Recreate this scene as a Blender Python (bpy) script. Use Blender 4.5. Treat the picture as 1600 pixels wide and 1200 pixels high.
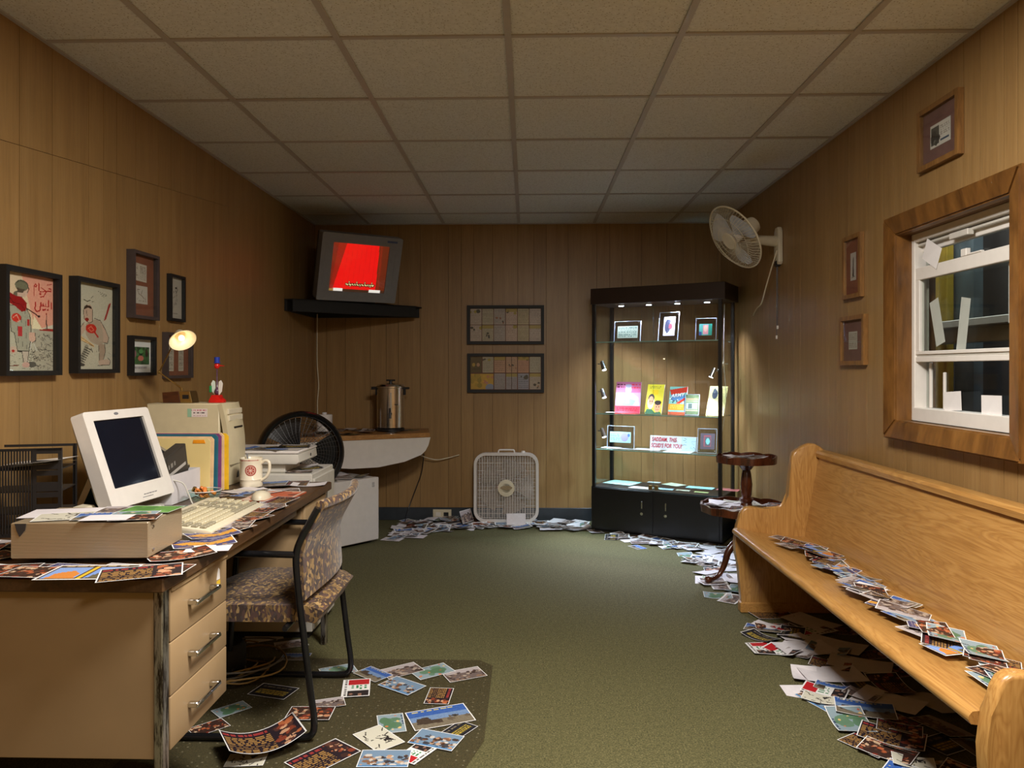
import bpy, bmesh, math, random
import numpy as np
from mathutils import Vector, Matrix, Euler

for o in list(bpy.data.objects):
    bpy.data.objects.remove(o)
scene = bpy.context.scene
C = scene.collection

# ------------------------------------------------------------------ camera, light, exposure
CAM_H = 1.235
YAW = math.atan(0.026)
cam_data = bpy.data.cameras.new('camera')
cam_data.sensor_width = 36.0
cam_data.lens = 36.0 * 1180.0 / 1600.0
cam_data.shift_x = 0.0045
cam_data.shift_y = -0.015
cam_data.clip_start = 0.05
cam = bpy.data.objects.new('camera', cam_data)
cam.location = (0, 0, CAM_H)
cam.rotation_euler = (math.radians(90), 0, YAW)
C.objects.link(cam)
scene.camera = cam

world = bpy.data.worlds.new('world')
scene.world = world
world.use_nodes = True
world.node_tree.nodes['Background'].inputs[0].default_value = (0.55, 0.6, 0.7, 1)
world.node_tree.nodes['Background'].inputs[1].default_value = 0.05


def light(name, kind, loc, power, color, rot=None, **kw):
    d = bpy.data.lights.new(name, kind)
    d.energy = power
    d.color = color
    for k, v in kw.items():
        setattr(d, k, v)
    o = bpy.data.objects.new(name, d)
    o.location = loc
    if rot:
        o.rotation_euler = rot
    C.objects.link(o)
    return o


# the room's ceiling fixture just above the view, then an added fill
light('ceiling_panel_light', 'AREA', (0.24, 1.62, 2.40), 80, (1.0, 0.955, 0.89), shape='RECTANGLE', size=.55, size_y=.55)
light('rear_fill_light', 'AREA', (0.85, 0.1, 2.40), 36, (1.0, 0.955, 0.89), shape='RECTANGLE', size=.55, size_y=.55)  # added unseen fill, brightens faces turned to the camera

scene.view_settings.view_transform = 'Standard'
scene.view_settings.look = 'None'
scene.view_settings.gamma = 1.0
scene.view_settings.use_curve_mapping = False
scene.view_settings.exposure = 0.35
scene.cycles.max_bounces = 10
scene.cycles.diffuse_bounces = 5
scene.cycles.glossy_bounces = 4
scene.cycles.transparent_max_bounces = 24
scene.cycles.caustics_reflective = False
scene.cycles.caustics_refractive = False
scene.cycles.use_denoising = True

# ------------------------------------------------------------------ helpers
XL, XR, YB, YF, ZC = -1.74, 1.565, 6.14, -1.3, 2.4125


def ray(px, py):
    xc = (px - 792.8) / 1180.0
    c, s = math.cos(YAW), math.sin(YAW)
    return Vector((xc * c - s, xc * s + c, (576.0 - py) / 1180.0))


def on_z(px, py, z):
    d = ray(px, py)
    t = (z - CAM_H) / d.z
    return Vector((d.x * t, d.y * t, z))


def on_plane(px, py, p, n):
    d = ray(px, py)
    o = Vector((0, 0, CAM_H))
    t = (Vector(p) - o).dot(Vector(n)) / d.dot(Vector(n))
    return o + d * t


def srgb(r, g=None, b=None):
    if g is None:
        r, g, b = r
    f = lambda v: (v / 12.92 if v <= 0.04045 else ((v + 0.055) / 1.055) ** 2.4)
    return (f(r / 255.0), f(g / 255.0), f(b / 255.0), 1.0)


MATS = {}


class NT:
    def __init__(s, name):
        s.m = bpy.data.materials.new(name)
        s.m.use_nodes = True
        s.t = s.m.node_tree
        s.b = s.t.nodes['Principled BSDF']
        s.out = s.t.nodes['Material Output']
        MATS[name] = s.m

    def n(s, kind, **kw):
        x = s.t.nodes.new(kind)
        for k, v in kw.items():
            if k.startswith('i_'):
                x.inputs[int(k[2:])].default_value = v
            else:
                setattr(x, k, v)
        return x

    def l(s, a, b):
        s.t.links.new(a, b)

    def ramp(s, fac, stops, interp='LINEAR'):
        r = s.n('ShaderNodeValToRGB')
        r.color_ramp.interpolation = interp
        e = r.color_ramp.elements
        while len(e) < len(stops):
            e.new(0.5)
        for el, (p, c) in zip(e, stops):
            el.position = p
            el.color = c
        s.l(fac, r.inputs[0])
        return r.outputs[0]

    def bump(s, h, strength=0.3, dist=0.002):
        b = s.n('ShaderNodeBump')
        b.inputs['Strength'].default_value = strength
        b.inputs['Distance'].default_value = dist
        s.l(h, b.inputs['Height'])
        s.l(b.outputs[0], s.b.inputs['Normal'])

    def coord(s, scale, which='Object', rnd=0.0):
        tc = s.n('ShaderNodeTexCoord')
        mp = s.n('ShaderNodeMapping')
        mp.inputs['Scale'].default_value = scale
        s.l(tc.outputs[which], mp.inputs[0])
        if rnd:
            oi = s.n('ShaderNodeObjectInfo')
            mul = s.n('ShaderNodeMath', operation='MULTIPLY')
            mul.inputs[1].default_value = rnd
            s.l(oi.outputs['Random'], mul.inputs[0])
            cb = s.n('ShaderNodeCombineXYZ')
            for i in range(3):
                s.l(mul.outputs[0], cb.inputs[i])
            s.l(cb.outputs[0], mp.inputs['Location'])
        return mp.outputs[0]

    def noise(s, co, scale=1.0, detail=4.0, rough=0.55, dist=0.0):
        x = s.n('ShaderNodeTexNoise')
        x.inputs['Scale'].default_value = scale
        x.inputs['Detail'].default_value = detail
        x.inputs['Roughness'].default_value = rough
        x.inputs['Distortion'].default_value = dist
        s.l(co, x.inputs['Vector'])
        return x.outputs[0]

    def mix(s, fac, a, b, blend='MIX'):
        x = s.n('ShaderNodeMix', data_type='RGBA', blend_type=blend)
        for sock, v in ((x.inputs[0], fac), (x.inputs[6], a), (x.inputs[7], b)):
            if isinstance(v, (int, float)):
                sock.default_value = v
            elif isinstance(v, tuple):
                sock.default_value = v
            else:
                s.l(v, sock)
        return x.outputs[2]


def plain(name, col, rough=0.5, metal=0.0, var=0.12, scale=25.0, bump=0.0, coat=0.0):
    """plain surface with faint procedural unevenness"""
    if name in MATS:
        return MATS[name]
    s = NT(name)
    co = s.coord((1, 1, 1))
    nz = s.noise(co, scale, 3)
    c = srgb(col)
    d = tuple(v * (1 - var) for v in c[:3]) + (1,)
    e = tuple(min(1, v * (1 + var)) for v in c[:3]) + (1,)
    s.l(s.ramp(nz, [(0.3, d), (0.7, e)]), s.b.inputs['Base Color'])
    s.b.inputs['Roughness'].default_value = rough
    s.b.inputs['Metallic'].default_value = metal
    s.b.inputs['Coat Weight'].default_value = coat
    if bump:
        s.bump(nz, bump, 0.001)
    return s.m


def wood(name, stops, scale, rough=0.4, rnd=13.0, rndval=0.25, bump=0.1, dist=0.0, fine=0.72, coat=0.0):
    s = NT(name)
    co = s.coord(scale, rnd=rnd)
    a = s.noise(co, 1.0, 5, 0.6, dist)
    co2 = s.coord(tuple(q * f for q, f in zip(scale, (5, 5, 5))), rnd=rnd)
    b = s.noise(co2, 1.0, 3, 0.6)
    col = s.ramp(a, [(p, srgb(c)) for p, c in stops])
    dk = s.ramp(b, [(0.35, (fine, fine, fine, 1)), (0.6, (1, 1, 1, 1))])
    col = s.mix(0.8, col, dk, 'MULTIPLY')
    oi = s.n('ShaderNodeObjectInfo')
    rv = s.ramp(oi.outputs['Random'], [(0, (1 - rndval,) * 3 + (1,)), (1, (1 + rndval * .3,) * 3 + (1,))])
    col = s.mix(1.0, col, rv, 'MULTIPLY')
    s.l(col, s.b.inputs['Base Color'])
    s.b.inputs['Roughness'].default_value = rough
    s.b.inputs['Coat Weight'].default_value = coat
    s.b.inputs['Coat Roughness'].default_value = 0.25
    s.bump(b, bump, 0.0008)
    return s.m


# panelling: vertical grain streaks on printed plywood
W_PANEL = wood('panel_wood', [(0.2, (140, 107, 64)), (0.5, (152, 118, 72)), (0.8, (162, 129, 82))], (22, 22, 1.1), rough=0.42, fine=.86, rndval=0.05, bump=0.08)
W_GROOVE = plain('panel_groove', (104, 74, 40), 0.8)
# oak of the pew
def oak(name, axis):
    s = NT(name)
    sc = {'y': (14, 1.2, 14), 'z': (14, 14, 1.6)}[axis]
    co = s.coord(sc)
    a = s.noise(co, 1.0, 3, 0.5, 1.6)
    wv = s.n('ShaderNodeMath', operation='MULTIPLY'); s.l(a, wv.inputs[0]); wv.inputs[1].default_value = 9.0
    fr = s.n('ShaderNodeMath', operation='PINGPONG'); s.l(wv.outputs[0], fr.inputs[0]); fr.inputs[1].default_value = 0.5
    sc2 = {'y': (160, 5, 160), 'z': (160, 160, 5)}[axis]
    b = s.noise(s.coord(sc2), 1.0, 3, 0.6)
    big = s.noise(s.coord((3, 3, 3)), 1.0, 2)
    col = s.ramp(fr.outputs[0], [(0.0, srgb(166, 120, 64)), (0.22, srgb(178, 132, 72)), (0.5, srgb(186, 141, 80))])
    col = s.mix(0.55, col, s.ramp(b, [(0.36, (0.76, 0.70, 0.60, 1)), (0.56, (1, 1, 1, 1))]), 'MULTIPLY')
    col = s.mix(0.5, col, s.ramp(big, [(0.3, (0.86, 0.82, 0.76, 1)), (0.65, (1, 1, 1, 1))]), 'MULTIPLY')
    s.l(col, s.b.inputs['Base Color'])
    s.b.inputs['Roughness'].default_value = 0.33
    s.b.inputs['Coat Weight'].default_value = 0.25
    s.b.inputs['Coat Roughness'].default_value = 0.2
    s.bump(b, 0.08, 0.0006)
    return s.m
OAK_Y = oak('oak_along_bench', 'y')
OAK_Z = oak('oak_upright', 'z')
W_CASING = wood('casing_wood', [(0.3, (88, 56, 24)), (0.55, (126, 84, 38)), (0.8, (148, 104, 52))], (9, 9, 2.2), rough=0.38, bump=0.12, dist=0.8, rndval=0.12)
W_FRAME = wood('oak_frame', [(0.3, (112, 76, 38)), (0.7, (156, 112, 60))], (30, 30, 5), rough=0.4, rndval=0.1)
W_DARK = wood('mahogany', [(0.3, (48, 20, 10)), (0.7, (104, 52, 26))], (20, 20, 5), rough=0.25, rndval=0.05, coat=0.4)
W_DESK = wood('desk_laminate', [(0.3, (62, 42, 26)), (0.7, (98, 70, 44))], (30, 3, 30), rough=0.38, rndval=0.05)
W_BUTCHER = wood('counter_wood', [(0.3, (150, 102, 52)), (0.7, (190, 140, 80))], (6, 30, 30), rough=0.4, rndval=0.05)
W_WALNUT = wood('lamp_walnut', [(0.3, (54, 26, 12)), (0.7, (96, 52, 24))], (10, 60, 60), rough=0.4, rndval=0.05)

BLACK = plain('black_frame', (13, 12, 12), 0.6)
BLACK_GLOSS = plain('black_enamel', (20, 20, 22), 0.22)
BLACK_PLASTIC = plain('black_plastic', (24, 24, 26), 0.35)
BLACK_MATT = plain('black_matt', (16, 16, 16), 0.7)
BROWN_FRAME = plain('grey_brown_frame', (66, 56, 54), 0.5)
MOUNT_RUST = plain('rust_mount', (126, 72, 50), 0.9)
MOUNT_MAUVE = plain('mauve_mount', (110, 74, 68), 0.9)
PAPER = plain('white_paper', (232, 228, 226), 0.7, var=0.03)
WHITE_PL = plain('white_plastic', (226, 220, 212), 0.35, var=0.03)
WHITE_EN = plain('white_enamel', (214, 208, 202), 0.3, var=0.03)
CREAM_PL = plain('cream_plastic', (214, 204, 178), 0.42, var=0.04)
BEIGE_PL = plain('beige_plastic', (206, 194, 160), 0.42, var=0.04)
GREIGE = plain('pale_grey_plastic', (200, 196, 186), 0.4, var=0.04)
TAN_METAL = plain('tan_enamelled_steel', (158, 132, 98), 0.38, var=0.05, scale=6)
CHROME = plain('chrome', (210, 210, 208), 0.18, 1.0, var=0.05)
STEEL = plain('brushed_steel', (206, 204, 202), 0.18, 1.0, var=0.08)
BRASS = plain('brass', (186, 160, 104), 0.3, 1.0, var=0.06)
TV_GREY = plain('tv_grey', (122, 122, 126), 0.4, var=0.05)
TV_DARK = plain('tv_dark', (30, 30, 32), 0.5)
BASE_BLUE = plain('dark_vinyl_base', (44, 50, 56), 0.45)
TEE = plain('ceiling_runner_paint', (176, 170, 170), 0.45, var=0.03)
MUG = plain('mug_glaze', (236, 226, 202), 0.18, var=0.03)
RED_PL = plain('red_plastic', (206, 24, 18), 0.3)
BLUE_PL = plain('blue_felt', (24, 52, 160), 0.6)
ORANGE = plain('orange_sweet', (220, 130, 60), 0.4, var=0.3, scale=40)
CARD_WHITE = plain('white_cardboard', (222, 218, 220), 0.6, var=0.03)
BLACK_CARD = plain('charcoal_card', (58, 54, 50), 0.45)


def s_worn():
    s = NT('worn_chrome')
    a = s.noise(s.coord((60, 60, 9)), 1.0, 5, 0.7)
    g = s.n('ShaderNodeTexCoord')
    col = s.ramp(a, [(0.42, srgb(70, 60, 54)), (0.55, srgb(190, 184, 176))])
    s.l(col, s.b.inputs['Base Color'])
    s.b.inputs['Metallic'].default_value = 0.9
    s.b.inputs['Roughness'].default_value = 0.28
    return s.m
WORN = s_worn()


def glassy(name, tint=(1, 1, 1), rough=0.02, gl=0.06, ior=1.45):
    """thin clear pane: lets light straight through, reflects by Fresnel"""
    s = NT(name)
    t = s.n('ShaderNodeBsdfTransparent'); t.inputs[0].default_value = tint + (1,)
    g = s.n('ShaderNodeBsdfGlossy'); g.inputs['Roughness'].default_value = rough
    lw = s.n('ShaderNodeLayerWeight')
    pw = s.n('ShaderNodeMath', operation='POWER'); s.l(lw.outputs['Facing'], pw.inputs[0]); pw.inputs[1].default_value = 5.0
    ad = s.n('ShaderNodeMath', operation='MULTIPLY_ADD'); ad.inputs[1].default_value = 0.6; ad.inputs[2].default_value = 0.03
    lw.inputs[0].default_value = 0.5
    s.l(pw.outputs[0], ad.inputs[0])
    nz = s.noise(s.coord((1, 1, 1)), 9.0, 4)
    rr = s.n('ShaderNodeMapRange'); s.l(nz, rr.inputs[0]); rr.inputs[3].default_value = rough * 0.6; rr.inputs[4].default_value = rough * 1.6
    s.l(rr.outputs[0], g.inputs['Roughness'])
    m = s.n('ShaderNodeMixShader')
    s.l(ad.outputs[0], m.inputs[0]); s.l(t.outputs[0], m.inputs[1]); s.l(g.outputs[0], m.inputs[2])
    s.l(m.outputs[0], s.out.inputs[0])
    return s.m
GLASS = glassy('clear_glass', (0.97, 0.985, 0.975))
GLASS_EDGE = glassy('glass_shelf', (0.86, 0.95, 0.93))
ACRYL = glassy('acrylic', (0.80, 0.82, 0.88), 0.05)
ACRYL_EDGE = plain('acrylic_edge', (200, 214, 226), .2)
GLASS_WIN = glassy('window_glass', (0.90, 0.92, 0.90), 0.03)


def s_carpet():
    s = NT('olive_carpet')
    a = s.noise(s.coord((1, 1, 1)), 170.0, 4, 0.75)
    b = s.noise(s.coord((1, 1, 1)), 48.0, 2, 0.6)
    c = s.noise(s.coord((1, 1, 1)), 1.2, 2, 0.6)
    col = s.ramp(a, [(0.33, srgb(46, 45, 22)), (0.5, srgb(90, 86, 50)), (0.68, srgb(132, 122, 84))])
    col = s.mix(0.7, col, s.ramp(b, [(0.35, (0.68, 0.7, 0.6, 1)), (0.65, (1, 1, 1, 1))]), 'MULTIPLY')
    col = s.mix(0.5, col, s.ramp(c, [(0.35, (0.85, 0.85, 0.8, 1)), (0.65, (1, 1, 1, 1))]), 'MULTIPLY')
    s.l(col, s.b.inputs['Base Color'])
    s.b.inputs['Roughness'].default_value = 0.95
    s.bump(a, 0.6, 0.004)
    return s.m
CARPET = s_carpet()


def s_tile():
    s = NT('acoustic_tile')
    co = s.coord((1, 1, 1), rnd=7.0)
    v = s.n('ShaderNodeTexVoronoi'); v.inputs['Scale'].default_value = 88.0
    s.l(co, v.inputs[0])
    nz = s.noise(co, 60.0, 3, 0.6)
    hole = s.ramp(v.outputs['Distance'], [(0.12, (0.42, 0.36, 0.28, 1)), (0.28, (1, 1, 1, 1))])
    col = s.ramp(nz, [(0.3, srgb(206, 208, 210)), (0.7, srgb(222, 224, 226))])
    col = s.mix(0.85, col, hole, 'MULTIPLY')
    s.l(col, s.b.inputs['Base Color'])
    s.b.inputs['Roughness'].default_value = 0.9
    s.bump(v.outputs['Distance'], 0.2, 0.002)
    return s.m
TILE = s_tile()


def s_fabric():
    s = NT('brown_patterned_upholstery')
    v = s.n('ShaderNodeTexVoronoi', feature='F1'); v.inputs['Scale'].default_value = 1.0
    nz = s.noise(s.coord((16, 16, 16)), 1.0, 2)
    mp = s.coord((135, 92, 62))
    ad = s.n('ShaderNodeVectorMath', operation='ADD')
    s.l(mp, ad.inputs[0])
    cb = s.n('ShaderNodeCombineXYZ'); mu = s.n('ShaderNodeMath', operation='MULTIPLY'); s.l(nz, mu.inputs[0]); mu.inputs[1].default_value = 3.0
    s.l(mu.outputs[0], cb.inputs[0]); s.l(mu.outputs[0], cb.inputs[1]); s.l(mu.outputs[0], cb.inputs[2])
    s.l(cb.outputs[0], ad.inputs[1])
    s.l(ad.outputs[0], v.inputs[0])
    sp = s.n('ShaderNodeSeparateColor'); s.l(v.outputs['Color'], sp.inputs[0])
    col = s.ramp(sp.outputs[0], [(0.0, srgb(60, 40, 30)), (0.24, srgb(112, 84, 46)), (0.42, srgb(84, 56, 46)), (0.60, srgb(146, 114, 64)), (0.78, srgb(72, 54, 50)), (0.93, srgb(170, 138, 88))], 'CONSTANT')
    f = s.noise(s.coord((400, 400, 400)), 1.0, 2)
    col = s.mix(0.6, col, s.ramp(f, [(0.35, (0.65, 0.65, 0.65, 1)), (0.65, (1, 1, 1, 1))]), 'MULTIPLY')
    s.l(col, s.b.inputs['Base Color'])
    s.b.inputs['Roughness'].default_value = 0.85
    s.b.inputs['Sheen Weight'].default_value = 0.2
    s.bump(f, 0.3, 0.001)
    return s.m
FABRIC = s_fabric()


def s_mat():
    s = NT('clear_vinyl_mat')
    t = s.n('ShaderNodeBsdfTransparent'); t.inputs[0].default_value = (0.93, 0.91, 0.88, 1)
    p = s.b
    p.inputs['Roughness'].default_value = 0.32
    v = s.n('ShaderNodeTexVoronoi'); v.inputs['Scale'].default_value = 34.0; v.inputs['Randomness'].default_value = 0.35
    s.l(s.coord((1, 1, 1)), v.inputs[0])
    s.l(s.ramp(v.outputs['Distance'], [(0.1, srgb(140, 132, 104)), (0.16, srgb(88, 82, 66))]), p.inputs['Base Color'])
    fac = s.ramp(v.outputs['Distance'], [(0.09, (0.5,) * 3 + (1,)), (0.15, (0.2,) * 3 + (1,))])
    m = s.n('ShaderNodeMixShader')
    s.l(fac, m.inputs[0]); s.l(t.outputs[0], m.inputs[1]); s.l(p.outputs[0], m.inputs[2])
    s.l(m.outputs[0], s.out.inputs[0])
    return s.m
VINYL = s_mat()


def s_print(name, rough, emit=0.0, gloss=0.5):
    s = NT(name)
    a = s.n('ShaderNodeAttribute', attribute_name='Col')
    nz = s.noise(s.coord((1, 1, 1)), 300.0, 2)
    col = s.mix(0.15, a.outputs['Color'], s.ramp(nz, [(0.3, (0.8, 0.8, 0.8, 1)), (0.7, (1, 1, 1, 1))]), 'MULTIPLY')
    s.l(col, s.b.inputs['Base Color'])
    s.b.inputs['Roughness'].default_value = rough
    s.b.inputs['Specular IOR Level'].default_value = gloss
    if emit:
        s.l(a.outputs['Color'], s.b.inputs['Emission Color'])
        s.b.inputs['Emission Strength'].default_value = emit
        s.b.inputs['Base Color'].default_value = (0.02, 0.02, 0.02, 1)
        for l in list(s.b.inputs['Base Color'].links):
            s.t.links.remove(l)
    return s.m
PRINT = s_print('printed_paper', 0.45, gloss=0.35)
PRINT_GLOSS = s_print('glossy_print', 0.25)
SCREEN_LIT = s_print('lit_tv_picture', 0.3, 0.85)


def emis(name, col, st):
    s = NT(name)
    nz = s.noise(s.coord((1, 1, 1)), 5.0, 1)
    e = s.ramp(nz, [(0, srgb(col)), (1, srgb(col))])
    s.l(e, s.b.inputs['Emission Color'])
    s.b.inputs['Emission Strength'].default_value = st
    s.b.inputs['Base Color'].default_value = srgb(col)
    return s.m
LED = emis('halogen_lens', (225, 238, 255), 14)
BULB = emis('warm_bulb', (255, 214, 150), 3)

# ---- mesh helpers
def I4():
    return Matrix.Identity(4)


def link(name, me, m=None, parent=None, mw=None):
    o = bpy.data.objects.new(name, me)
    C.objects.link(o)
    if m is not None and me is not None and not me.materials:
        me.materials.append(m)
    if parent is not None:
        o.parent = parent
    if mw is not None:
        o.matrix_local = mw
    return o


def obj(name, bm, m, parent=None, ang=None, mw=None, label=None):
    bmesh.ops.recalc_face_normals(bm, faces=bm.faces)
    me = bpy.data.meshes.new(name)
    bm.to_mesh(me)
    bm.free()
    if ang is not None:
        for p in me.polygons:
            p.use_smooth = True
        me.set_sharp_from_angle(angle=math.radians(ang))
    o = link(name, me, m, parent, mw)
    if label:
        o['label'] = label
    return o


def thing(name, label, cat, loc=(0, 0, 0), rot=(0, 0, 0), group=None):
    o = bpy.data.objects.new(name, None)
    o.empty_display_size = 0.05
    C.objects.link(o)
    o.location = loc
    o.rotation_euler = rot
    o['label'] = label
    o['category'] = cat
    if group:
        o['group'] = group
    return o


def tag(o, label, cat, group=None):
    o['label'] = label
    o['category'] = cat
    if group:
        o['group'] = group
    return o


def struct(name, parent=None):
    o = bpy.data.objects.new(name, None)
    C.objects.link(o)
    o['kind'] = 'structure'
    return o


def B():
    return bmesh.new()


def xf(bm, verts, m):
    if m is not None:
        bmesh.ops.transform(bm, matrix=m, verts=verts)


def box(bm, a, b, m=None, bev=0.0, seg=1):
    """axis box from corner a to corner b"""
    a, b = Vector(a), Vector(b)
    c = (a + b) / 2
    s = b - a
    r = bmesh.ops.create_cube(bm, size=1.0)
    vs = r['verts']
    for v in vs:
        v.co = Vector((v.co.x * s.x, v.co.y * s.y, v.co.z * s.z)) + c
    if bev > 0:
        es = list({e for v in vs for e in v.link_edges})
        r2 = bmesh.ops.bevel(bm, geom=es, offset=bev, segments=seg, affect='EDGES', profile=0.5)
        vs = list({v for v in r2['verts']} | {v for v in vs if v.is_valid})
    xf(bm, vs, m)
    return vs


def cyl(bm, p0, p1, r0, r1=None, n=12, cap=True):
    p0, p1 = Vector(p0), Vector(p1)
    r1 = r0 if r1 is None else r1
    d = p1 - p0
    res = bmesh.ops.create_cone(bm, cap_ends=cap, segments=n, radius1=r0, radius2=r1, depth=d.length)
    q = Vector((0, 0, 1)).rotation_difference(d.normalized()).to_matrix().to_4x4()
    bmesh.ops.transform(bm, matrix=Matrix.Translation((p0 + p1) / 2) @ q, verts=res['verts'])
    return res['verts']


def lathe(bm, prof, n=24, m=None, cap=True):
    """profile [(r, z)] turned about z"""
    rings = []
    for r, z in prof:
        if r < 1e-6:
            rings.append([bm.verts.new((0, 0, z))])
        else:
            rings.append([bm.verts.new((r * math.cos(2 * math.pi * i / n), r * math.sin(2 * math.pi * i / n), z)) for i in range(n)])
    for a, b in zip(rings, rings[1:]):
        for i in range(n):
            j = (i + 1) % n
            if len(a) == 1 and len(b) == 1:
                continue
            if len(a) == 1:
                bm.faces.new((a[0], b[i], b[j]))
            elif len(b) == 1:
                bm.faces.new((a[i], b[0], a[j]))
            else:
                bm.faces.new((a[i], b[i], b[j], a[j]))
    if cap:
        for rg in (rings[0], rings[-1]):
            if len(rg) > 1:
                bm.faces.new(rg)
    xf(bm, [v for r in rings for v in r], m)


def spline(pts, k=6, closed=False):
    P = [Vector(p) for p in pts]
    out = []
    n = len(P)
    rng = range(n) if closed else range(n - 1)
    for i in rng:
        p0 = P[(i - 1) % n] if (closed or i > 0) else P[0]
        p1, p2 = P[i], P[(i + 1) % n]
        p3 = P[(i + 2) % n] if (closed or i + 2 < n) else P[-1]
        for t in range(k):
            u = t / k
            out.append(0.5 * ((2 * p1) + (p2 - p0) * u + (2 * p0 - 5 * p1 + 4 * p2 - p3) * u * u + (3 * p1 - p0 - 3 * p2 + p3) * u ** 3))
    if not closed:
        out.append(P[-1])
    return out


def tube(bm, pts, r, n=8, closed=False, rs=None):
    P = [Vector(p) for p in pts]
    m = len(P)
    rings = []
    up = None
    for i in range(m):
        if closed:
            t = (P[(i + 1) % m] - P[i - 1])
        else:
            t = (P[min(i + 1, m - 1)] - P[max(i - 1, 0)])
        if t.length < 1e-9:
            t = Vector((0, 0, 1))
        t.normalize()
        if up is None:
            up = t.orthogonal().normalized()
        up = (up - t * up.dot(t))
        if up.length < 1e-6:
            up = t.orthogonal()
        up.normalize()
        w = t.cross(up)
        rr = rs[i] if rs else r
        rings.append([bm.verts.new(P[i] + up * rr * math.cos(2 * math.pi * j / n) + w * rr * math.sin(2 * math.pi * j / n)) for j in range(n)])
    k = m if closed else m - 1
    for i in range(k):
        a, b = rings[i], rings[(i + 1) % m]
        for j in range(n):
            bm.faces.new((a[j], a[(j + 1) % n], b[(j + 1) % n], b[j]))
    if not closed:
        bm.faces.new(rings[0][::-1])
        bm.faces.new(rings[-1])


def prism(bm, poly, h0, h1, axis='z', m=None, bev=0.0, seg=2):
    """2-D polygon extruded along an axis; poly in (x,y) / (x,z) for y / (y,z) for x"""
    def P(a, b, h):
        return {'z': (a, b, h), 'y': (a, h, b), 'x': (h, a, b)}[axis]
    lo = [bm.verts.new(P(a, b, h0)) for a, b in poly]
    hi = [bm.verts.new(P(a, b, h1)) for a, b in poly]
    n = len(poly)
    f0 = bm.faces.new(lo[::-1])
    f1 = bm.faces.new(hi)
    for i in range(n):
        bm.faces.new((lo[i], lo[(i + 1) % n], hi[(i + 1) % n], hi[i]))
    vs = lo + hi
    if bev:
        es = list(set(f0.edges) | set(f1.edges))
        r = bmesh.ops.bevel(bm, geom=es, offset=bev, segments=seg, affect='EDGES', profile=0.5)
        vs = list({v for v in vs if v.is_valid} | set(r['verts']))
    xf(bm, vs, m)


def slab(bm, fn, nu, nv, th):
    """curved sheet with thickness th from fn(u,v)->Vector"""
    e = 1e-3
    top, bot = [], []
    for j in range(nv + 1):
        for i in range(nu + 1):
            u, v = i / nu, j / nv
            p = fn(u, v)
            du = fn(min(1, u + e), v) - fn(max(0, u - e), v)
            dv = fn(u, min(1, v + e)) - fn(u, max(0, v - e))
            nn = du.cross(dv).normalized() * th / 2
            top.append(bm.verts.new(p + nn))
            bot.append(bm.verts.new(p - nn))
    W = nu + 1
    for j in range(nv):
        for i in range(nu):
            q = [j * W + i, j * W + i + 1, (j + 1) * W + i + 1, (j + 1) * W + i]
            bm.faces.new([top[k] for k in q])
            bm.faces.new([bot[k] for k in q[::-1]])
    edge = [i for i in range(W)] + [j * W + nu for j in range(1, nv + 1)] + [nv * W + i for i in range(nu - 1, -1, -1)] + [j * W for j in range(nv - 1, 0, -1)]
    for a, b in zip(edge, edge[1:] + edge[:1]):
        bm.faces.new((top[a], bot[a], bot[b], top[b]))


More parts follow.
